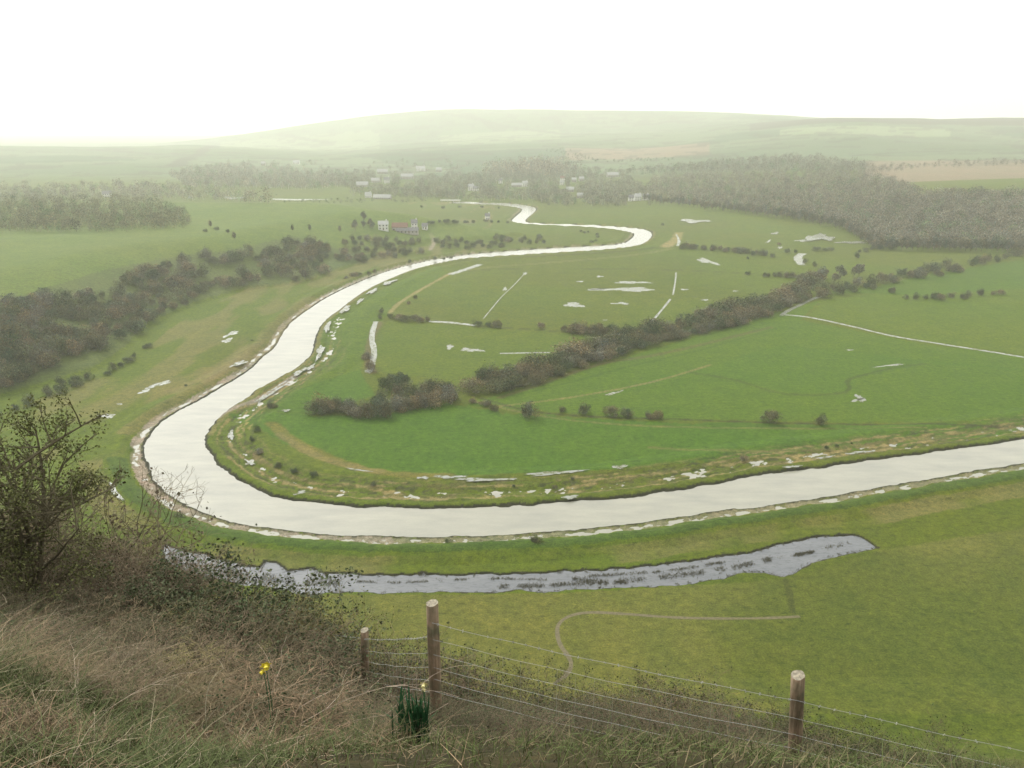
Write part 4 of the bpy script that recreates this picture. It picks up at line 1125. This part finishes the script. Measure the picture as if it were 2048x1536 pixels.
# ------------------------------------------------------------------ near slope: twiggy plants
def grow(seed, nstem, h, spread, kids, levels, r0, bend=0.25, grav=0.0, first=0.25, seglen=5):
    """branching polylines as tapered segments, plus twig tips for leaves"""
    rg = np.random.default_rng(seed); S = []; tips = []
    def branch(p, d, L, r, lev):
        k = seglen if lev == 0 else 4 if lev == 1 else 3
        pts = [p]; q = p.copy(); dd = d.copy()
        for i in range(k):
            dd = dd + rg.normal(size=3) * bend * (0.6 if lev == 0 else 1.0) + np.array([0, 0, -grav])
            dd /= np.linalg.norm(dd)
            q2 = q + dd * L / k
            ra = r * (1 - i / k * 0.7); rb = r * (1 - (i + 1) / k * 0.7)
            S.append([*q, *q2, ra, rb]); q = q2; pts.append(q)
            if lev >= levels - 1: tips.append(q)
        if lev < levels:
            for j in range(kids[lev]):
                t = first + (1 - first) * (j + rg.random()) / kids[lev]
                i = min(int(t * k), k - 1); f = t * k - i
                pp = pts[i] * (1 - f) + pts[i + 1] * f
                ax = rg.normal(size=3); nd = dd * 0.7 + ax / np.linalg.norm(ax) * 0.85; nd /= np.linalg.norm(nd)
                if nd[2] < -0.2: nd[2] *= -0.5
                branch(pp, nd, L * (0.42 + 0.25 * rg.random()) * (1 - 0.35 * t), r * 0.5, lev + 1)
    for s in range(nstem):
        a = rg.random() * 6.28; e = spread * (0.2 + 0.9 * rg.random())
        d = np.array([math.cos(a) * math.sin(e), math.sin(a) * math.sin(e), math.cos(e)])
        branch(np.array([rg.normal() * 0.08, rg.normal() * 0.08, -0.1]), d, h * (0.7 + 0.4 * rg.random()), r0 * (0.7 + 0.5 * rg.random()), 0)
    return np.array(S), np.array(tips)
def plant_proto(name, seed, mat, leafmat, nleaf, lsize, part="leaves", lcol=(1, 1, 1), **kw):
    def make():
        root = empty(name)
        S, T = grow(seed, **kw)
        S[:, 6:] = np.maximum(S[:, 6:], 0.0014)
        rg = np.random.default_rng(seed + 1)
        V, Fc = tubes(S); c = np.repeat(0.65 + 0.8 * rg.random(len(S)), 6)[:, None] * np.ones((1, 3))
        mesh_np("stems", V, Fc, mat, root, c)
        if nleaf:
            C = T[rg.integers(0, len(T), nleaf)] + rg.normal(size=(nleaf, 3)) * lsize * 1.2
            V, Fc = cards(C, lsize, rg)
            c = (0.6 + 0.8 * rg.random(nleaf))[:, None] * np.array([lcol])
            mesh_np(part, V, Fc, leafmat, root, np.repeat(c, 4, 0))
        return root
    return Proto(make, name)
M_TWIG = leafy("brown_twigs", (0.14, 0.112, 0.07))
M_CANE = leafy("pale_dead_canes", (0.27, 0.22, 0.16))
M_OLV = leafy("olive_buds", (0.17, 0.16, 0.05))
M_BRL = leafy("bramble_leaves", (0.065, 0.08, 0.036))
M_BRTW = leafy("bramble_stems", (0.125, 0.095, 0.06))
M_GLF = leafy("fresh_green_leaves", (0.085, 0.115, 0.035))
N_BARE = [plant_proto("bare_bush", 300 + i, M_TWIG, M_TWIG, 1500, 0.035, "buds", nstem=16, h=1.5, spread=0.75, kids=[10, 6, 3], levels=3, r0=0.012, bend=0.24) for i in range(2)]
N_GREEN = [plant_proto("leafy_bush", 310 + i, M_TWIG, M_BRL, 8000, 0.042, "leaves", nstem=14, h=1.4, spread=0.8, kids=[9, 5, 2], levels=3, r0=0.011, bend=0.22) for i in range(2)]
N_OLIVE = [plant_proto("budding_bush", 320 + i, leafy("olive_twigs", (0.19, 0.165, 0.075)), M_OLV, 2600, 0.022, "buds", nstem=12, h=1.5, spread=0.7, kids=[7, 5, 2], levels=3, r0=0.010, bend=0.2) for i in range(2)]
N_BRAM = [plant_proto("bramble", 330 + i, M_BRTW, M_BRL, 2600, 0.026, "leaves", nstem=24, h=0.95, spread=1.25, kids=[10, 6, 1], levels=2, r0=0.006, bend=0.32, grav=0.12) for i in range(3)]
N_CANE = [plant_proto("bramble_cane", 340 + i, M_CANE, M_CANE, 0, 0.03, nstem=5, h=1.5, spread=1.1, kids=[4, 2], levels=1, r0=0.0055, bend=0.16, grav=0.16, seglen=9) for i in range(3)]
N_DEAD = [plant_proto("dead_scrub", 350 + i, leafy("tan_dead_stems_%d" % i, [(0.24, 0.175, 0.105), (0.19, 0.145, 0.09), (0.16, 0.13, 0.075)][i]), M_BRL, [0, 250, 900][i], 0.024, "leaves", nstem=30, h=0.8, spread=1.2, kids=[9, 5, 1], levels=2, r0=0.0045, bend=0.38, grav=0.14) for i in range(3)]
def near(px, y, top, protos, label, cat="bush", wide=1.0, group=None, dh=0.05, kmax=9):
    x, y, z = near_pt(px, y)
    h = max(0.25, z_at_row(top, y) - z)
    p = random.choice(protos)
    nom = {"bare_bush": 1.75, "leafy_bush": 1.6, "budding_bush": 1.8, "bramble": 0.85, "dead_scrub": 0.75, "bramble_cane": 1.2}[p.name]
    k = h / nom
    w = max(k * wide, 0.55)
    return p.put((x, y, z - dh), random.uniform(0, 6.28), (w, w, k), label, cat, group)
wh = ["at the upper left, topmost against the river bank", "at the upper left beside the photo edge", "left of the leafy green ones", "sloping down toward the pond's left end"]
for i, q in enumerate([(150,11,985),(212,11,1008),(275,10.5,1040),(335,10.5,1105),(250,9,1085),(185,8.8,1080),(310,9,1115),(380,10,1135),(60,10.5,985),(-10,10,1000),(100,9,1060),(20,8.5,1080),(140,8,1140)]):
    near(*q, N_BARE, "brown twiggy bare bush on the near slope, " + ["second from the left of the top row", "just inside the picture edge at upper left", "third down the falling skyline of bushes", "fourth down the falling skyline of bushes", "in the middle row behind the tan grass", "in the middle row at the picture edge", "beside the darkest green leaves", "nearest the left tip of the pond", "tallest at far left", "at the far left corner of the slope", "in the middle row far left", "lowest at far left", "just above the tan grass at left"][i], wide=1.05)
for i, q in enumerate([(350,8.6,1140),(420,9,1150),(475,9.4,1172),(530,9.4,1192),(570,8.6,1240),(490,8,1225),(410,7.8,1205),(330,7.8,1190),(250,8,1150),(455,7.3,1262)]):
    near(*q, N_GREEN, "dark green leafy bush on the near slope, " + ["under the bare bushes at left", "second of the leafy row", "third of the leafy row, before the pond", "last of the leafy row, before the pond", "low beside the olive budding bushes", "in the darkest hollow of the thicket", "in front of the second leafy bush", "lowest left of the leafy group", "leftmost of the leafy group", "closest above the tan grass"][i], wide=1.25)
for i, q in enumerate([(548,9.4,1168),(600,9.8,1160),(652,9.6,1190),(690,9.6,1250),(640,8.9,1228),(590,8.6,1205),(755,9.4,1310),(680,9.0,1290),(540,8.4,1215)]):
    near(*q, N_OLIVE, "olive budding bush on the near slope, " + ["leftmost, against the pond", "tallest, its twigs crossing the pond", "right of the tallest, thin and open", "by the leaning fence post's left side", "in the middle of the olive group", "dense one below the tallest", "behind the leaning fence post", "low beside the leaning post", "rooted among the leafy bushes"][i], wide=0.95)
bl = [(690,8.6,1330),(755,8.6,1340),(810,7.2,1335),(850,7.4,1345),(905,7.0,1345),(955,7.2,1352),(1010,6.9,1362),(1065,6.9,1372),(1120,6.8,1380),(1180,6.7,1390),(1240,6.7,1396),(1300,6.6,1392),(1355,6.6,1385),(1410,6.5,1400),(1470,6.4,1410),(1530,6.3,1425),(1600,6.2,1440),(1690,6.1,1440),(1760,6.0,1455),(1850,5.9,1470)]
ords = ["beside the leaning post's foot","between the leaning post and the tall post","against the tall post's left side","behind the tall post","just right of the tall post","second right of the tall post","left of the chalk path's end","at the chalk path's near end","right of the chalk path's end","under the middle of the sagging wires","right of the wires' middle","dark upright one before the short post","thorny one standing highest before the short post","close left of the short post","touching the short post's left wires","at the short post's left foot","at the short post's right foot","under the last wires at right","right of the last wires","at the lower right corner"]
for i, q in enumerate(bl):
    near(*q, N_BRAM, "brown bramble tangle along the fence, " + ords[i], "bramble", wide=1.15)
ORD = 'first second third fourth fifth sixth seventh eighth ninth tenth eleventh twelfth thirteenth fourteenth fifteenth sixteenth seventeenth'.split()
for i in range(34):
    px = 560 + (i % 17) * 62 + random.uniform(-8, 8); yy = (6.1 if i < 17 else 5.4) + random.uniform(-.2, .2)
    near(px, yy, max(1395 + (px - 560) * 0.07, 1440 if px < 860 else 0) + (0 if i < 17 else 50), N_BRAM, ORD[i % 17] + " low brown bramble from the left, " + ("upper row of the front tangle" if i < 17 else "lowest row of the front tangle"), "bramble", wide=1.35, group="low brambles before the fence")
for i in range(14):
    px = random.uniform(-60, 640); yy = random.uniform(4.2, 7.6)
    top = np.interp(yy, [4.2, 7.6], [1345, 1175]) + random.uniform(-20, 50)
    near(px, yy, top, N_CANE, "pale dead arching cane rising from the tan grass", "cane", wide=random.uniform(0.8, 1.4), group="pale dead canes in the tan grass")
for i in range(40):
    px = 10 + (i % 10) * 58 + random.uniform(-14, 14); yy = 7.9 - (i // 10) * 0.75 + random.uniform(-.15, .15)
    near(px, yy, np.interp(yy, [5.4, 8.0], [1345, 1195]) + (px - 400) * 0.14, [N_BRAM, N_BRAM, N_BARE, N_OLIVE][random.randrange(4)] if px > 250 else [N_BRAM, N_BARE][random.randrange(2)], ORD[i % 10] + " scrubby plant from the left in the " + ["topmost", "second", "third", "lowest"][i // 10] + " row among the tan grass", "bush", wide=1.15)

for i in range(56):
    q_ = i // 14; px = -30 + (i % 14) * 41 + random.uniform(-12, 12) + q_ * 9; yy = 7.2 - q_ * 0.85 + random.uniform(-.15, .15)
    near(px, yy, np.interp(yy, [4.4, 7.4], [1375, 1225]) + (px - 350) * 0.11 + max(0, px - 440) * 0.5 + random.uniform(-12, 12), N_DEAD, ORD[i % 14] + " tan dead scrub plant from the left, " + ["farthest", "second", "third", "nearest"][q_] + " row of the lower left tangle", "dead plant", wide=1.3)

near(508, 4.5, 1352, N_DEAD, "tan dead scrub plant just left below the yellow daffodil", "dead plant", wide=1.2)
near(538, 4.45, 1356, N_DEAD, "tan dead scrub plant directly in front of the yellow daffodil", "dead plant", wide=1.2)
near(572, 4.5, 1358, N_DEAD, "tan dead scrub plant just right of the yellow daffodil", "dead plant", wide=1.2)
# thorn tree at the left edge, seen from above and from the side
def thorn():
    x, y, z = near_pt(72, 8.4)
    root = empty("thorn_tree", (x, y, z - 0.1)); tag(root, "dark green thorn tree at the left edge, branches reaching over the river bank", "tree")
    H = z_at_row(790, y) - z
    S, T = grow(401, nstem=5, h=H * 0.74, spread=0.24, kids=[10, 6, 4], levels=3, r0=0.045, bend=0.12, first=0.22, seglen=7)
    S[:, 6:] = np.maximum(S[:, 6:], 0.002)
    V, Fc = tubes(S, 4)
    rg = np.random.default_rng(4)
    mesh_np("trunk", V, Fc, M_TWIG, root, np.ones((len(V), 3)))
    keep = T[fbm(T[:, 0] + T[:, 2], T[:, 1] * 2 + 30, 0.5, 2) > 0.46]
    C = keep[rg.integers(0, len(keep), 22000)] + rg.normal(size=(22000, 3)) * 0.045
    V, Fc = cards(C, 0.030, rg)
    lc = (0.5 + 0.9 * rg.random(22000))[:, None] * np.array([[1.0, 1.0, 1.0]])
    mesh_np("crown", V, Fc, leafy("thorn_leaves", (0.12, 0.125, 0.045)), root, np.repeat(lc, 4, 0))
thorn()

# ------------------------------------------------------------------ fence
M_POST = None
def post_mat():
    m, nt, b = mat_new("weathered_post")
    tc = node(nt, "ShaderNodeTexCoord")
    mp = node(nt, "ShaderNodeMapping"); mp.inputs["Scale"].default_value = (30, 30, 2.2)
    nt.links.new(tc.outputs["Object"], mp.inputs[0])
    n = noise(nt, mp.outputs[0], 1.0, 6, 0.7); n2 = noise(nt, tc.outputs["Object"], 7.0, 4)
    c = ramp(nt, n, [(0.25, (0.085, 0.062, 0.04)), (0.5, (0.22, 0.165, 0.11)), (0.75, (0.37, 0.31, 0.23))])
    c = mix_col(nt, 'MULTIPLY', 1.0, c, ramp(nt, n2, [(0.35, (0.55, 0.62, 0.5)), (0.65, (1.2, 1.08, 1.0))]))
    nt.links.new(c, b.inputs["Base Color"]); b.inputs["Roughness"].default_value = 0.9
    bp = node(nt, "ShaderNodeBump"); bp.inputs["Strength"].default_value = 0.9; bp.inputs["Distance"].default_value = 0.006
    nt.links.new(n, bp.inputs["Height"]); nt.links.new(bp.outputs[0], b.inputs["Normal"])
    return m
M_POST = post_mat()
M_CUT = plain("sawn_post_top", (0.25, 0.22, 0.16), 0.85, 0.45, 45)
M_WIRE = plain("galvanised_wire", (0.34, 0.34, 0.31), 0.5, 0.15, 40, 0.5)
M_WIRE.node_tree.nodes["Principled BSDF"].inputs["Metallic"].default_value = 0.3
def cam_pt(px, py, depth):
    xc = (px - CX) / F * depth; yc = (CY - py) / F * depth
    return np.array([xc, depth * CP + yc * SP, EYE - depth * SP + yc * CP])
fence = empty("wire_fence", (0, 6, 95)); tag(fence, "wooden post and wire fence running across the near slope", "fence")
FO = np.array([0, 6, 95.0])
def post(top, r, lean, label, cutz=0.012):
    gz = quickf(top[0], top[1]); L = top[2] - gz + 0.35
    n = 18; V = []; rg = np.random.default_rng(int(top[0] * 10) + 50)
    bump = 1 + 0.04 * rg.normal(size=n)
    nz = 7
    for k in range(nz):
        t = k / (nz - 1)
        for i in range(n):
            a = 2 * math.pi * i / n
            rr = r * bump[i] * (1 + 0.02 * rg.normal()) * (0.94 if k == nz - 1 else 1)
            zz = -L + L * t
            if k == nz - 1: zz += cutz * math.cos(a - 0.6)
            V.append((top[0] - FO[0] + rr * math.cos(a) + lean[0] * (zz), top[1] - FO[1] + rr * math.sin(a) + lean[1] * zz, top[2] - FO[2] + zz))
    Fc = [(k * n + i, k * n + (i + 1) % n, (k + 1) * n + (i + 1) % n, (k + 1) * n + i) for k in range(nz - 1) for i in range(n)]
    me = bpy.data.meshes.new("post"); me.from_pydata(V, [], Fc + [tuple(range((nz - 1) * n, nz * n))])
    me.materials.append(M_POST); me.materials.append(M_CUT); me.polygons[-1].material_index = 1
    for p in me.polygons[:-1]: p.use_smooth = True
    o = bpy.data.objects.new("post", me); SC.collection.objects.link(o); o.parent = fence; tag(o, label)
P1 = cam_pt(864, 1206, 6.9); P2 = cam_pt(1596, 1350, 6.2); P0 = cam_pt(729, 1260, 9.6); PM = cam_pt(556, 1236, 15.5)
P3 = np.array([P2[0] * 2 - P1[0] + 0.1, P2[1] * 2 - P1[1], P2[2] * 2 - P1[2] - 0.05])
PN = cam_pt(390, 1228, 20.0)
post(P1, 0.054, (0.0, 0.0), "tall weathered corner post, the most complete in view", 0.008)
post(P2, 0.054, (-0.09, 0), "short-looking post at the right with a pale slanting sawn top", 0.016)
post(P0, 0.052, (0.05, 0), "dark slimmer post leaning behind the tall corner post", 0.01)
post(PM, 0.05, (0, 0), "dark post half hidden in the bushes")
post(P3, 0.054, (0, 0), "post beyond the right edge of the fence view")
HT = [0.17, 0.34, 0.50, 0.64, 0.77, 0.90]
def wire(A, B, r, sag, name, label=None, barbs=False, n=40, side=0.055):
    S = []; t = np.linspace(0, 1, n + 1)
    rg = np.random.default_rng(int(abs(A[0] * 100 + B[2] * 37)))
    ph = rg.random() * 6
    P = [A * (1 - q) + B * q + np.array([0, -side, -sag * 4 * q * (1 - q) + 0.004 * math.sin(q * 23 + ph)]) - FO for q in t]
    S = [[*P[i], *P[i + 1], r, r] for i in range(n)]
    if barbs:
        Ln = np.linalg.norm(B - A); m = int(Ln / 0.11)
        for k in range(m):
            q = (k + 0.5) / m; i = min(int(q * n), n - 1); c = P[i] + (P[i + 1] - P[i]) * (q * n - i)
            for _ in range(3):
                d = rg.normal(size=3); d /= np.linalg.norm(d)
                S.append([*(c - d * 0.013), *(c + d * 0.013), r * 0.9, r * 0.9])
    return S
def run(A, B, dA=0.0, dB=0.0, sag=0.02, first=True):
    up = np.array([0, 0, 1.0])
    S = wire(A - up * (HT[0] + dA), B - up * (HT[0] + dB), 0.0024, sag, "", barbs=True, n=60)
    V, Fc = tubes(S, 4); mesh_np("barbed_wire", V, Fc, M_WIRE, fence)
    S = []
    for h in HT[1:]:
        S += wire(A - up * (h + dA), B - up * (h + dB), 0.0016, sag * 1.2, "")
    L = np.linalg.norm(B - A); m = int(L / 0.16)
    for k in range(1, m):
        q = k / m; c = A * (1 - q) + B * q + np.array([0, -0.055, -sag * 4.8 * q * (1 - q)]) - FO
        dd = dA * (1 - q) + dB * q
        S.append([*(c - up * (HT[1] + dd)), *(c - up * (HT[-1] + dd)), 0.0010, 0.0010])
    V, Fc = tubes(S, 3); mesh_np("wire_netting", V, Fc, M_WIRE, fence)
run(P1, P2, 0.0, 0.03, 0.03); run(P2, P3, 0.03, 0.03, 0.03); run(P0, P1, -0.08, 0.14, 0.02); run(PM, P0, -0.1, -0.08, 0.03)

# ------------------------------------------------------------------ daffodils
M_PETAL = plain("yellow_petals", (0.75, 0.62, 0.06), 0.6, 0.15, 30)
M_PALEPET = plain("cream_petals", (0.8, 0.72, 0.35), 0.6, 0.1, 30)
M_DLEAF = leafy("daffodil_leaves", (0.03, 0.095, 0.035), rnd=0.1)
def daffodil(px, py, depth, label, petal, facing=-1.57, scale=1.0, nl=6):
    T = cam_pt(px, py, depth)
    g = quickf(T[0], T[1]); root = empty("daffodil", (T[0], T[1], g)); tag(root, label, "daffodil")
    h = T[2] - g
    S = [[0, 0, -0.05, 0.01, 0, h * 0.6, 0.004, 0.0035], [0.01, 0, h * 0.6, 0, 0, h, 0.0035, 0.003]]
    V, Fc = tubes(S, 5); mesh_np("stem", V, Fc, M_DLEAF, root, np.ones((len(V), 3)))
    fx, fy = math.cos(facing), math.sin(facing); R = 0.042 * scale
    V = [(0, 0, h)]; Fc = []
    s_ = np.array([-fy, fx, 0]); u_ = np.array([fx * 0.3, fy * 0.3, 0.95]); f_ = np.array([fx, fy, -0.2])
    for k in range(6):
        a = k * math.pi / 3 + 0.2; d = s_ * math.cos(a) + u_ * math.sin(a); e = -s_ * math.sin(a) + u_ * math.cos(a)
        o = len(V); c = np.array([0, 0, h])
        for q in (c + d * R * 0.5 + e * R * 0.32, c + d * R * 1.1 + f_ * 0.006, c + d * R * 0.5 - e * R * 0.32, c + d * R * 0.1 - f_ * 0.004): V.append(tuple(q))
        Fc.append((o, o + 1, o + 2, o + 3))
    mesh_np("petals", V, Fc, petal, root)
    n = 10; V = []; 
    for t, rr in ((0, 0.35), (0.6, 0.36), (1.0, 0.5)):
        for i in range(n):
            a = 2 * math.pi * i / n; q = np.array([0, 0, h]) + (s_ * math.cos(a) + u_ * math.sin(a)) * R * rr + f_ * R * 0.9 * t; V.append(tuple(q))
    Fc = [(k * n + i, k * n + (i + 1) % n, (k + 1) * n + (i + 1) % n, (k + 1) * n + i) for k in range(2) for i in range(n)]
    mesh_np("trumpet", V, Fc, petal, root)
    return root
daffodil(531, 1330, 5.5, "bright yellow daffodil alone in the dead grass at lower left", M_PETAL, -1.2, 0.95)
daffodil(527, 1342, 5.5, "small yellow daffodil drooping just under the brightest one", M_PETAL, -2.2, 0.7)
daffodil(847, 1368, 6.3, "pale cream daffodil beside the tall corner post", M_PALEPET, -1.6, 0.85)
daffodil(846, 1378, 6.3, "half-open cream daffodil just under the one beside the corner post", M_PALEPET, -0.6, 0.6)
def leaf_clump():
    x, y, z = cam_pt(828, 1432, 6.0); z = quickf(x, y)
    rg = np.random.default_rng(9); V = []; Fc = []; n = 130
    for i in range(n):
        bx, by = rg.normal() * 0.055, rg.normal() * 0.05; h = rg.uniform(0.28, 0.46); a = rg.random() * 6.28; l = abs(rg.normal()) * 0.09; w = 0.007
        o = len(V); ux, uy = -math.sin(a) * w, math.cos(a) * w
        for t in (0, 0.5, 0.85, 1):
            k = t * t; f = 1.0 if t < 0.9 else 0.15
            cx, cy = bx + math.cos(a) * l * k, by + math.sin(a) * l * k
            V += [(cx - ux * f, cy - uy * f, h * t), (cx + ux * f, cy + uy * f, h * t)]
        Fc += [(o + 2 * j, o + 2 * j + 1, o + 2 * j + 3, o + 2 * j + 2) for j in range(3)]
    c = np.repeat(0.6 + 0.8 * rg.random(n), 8)[:, None] * np.ones((1, 3))
    o = mesh_np("daffodil_clump", V, Fc, M_DLEAF, None, c); o.location = (x, y, z - 0.02)
    tag(o, "dark green tuft of strap leaves at the foot of the tall corner post", "plant")
leaf_clump()
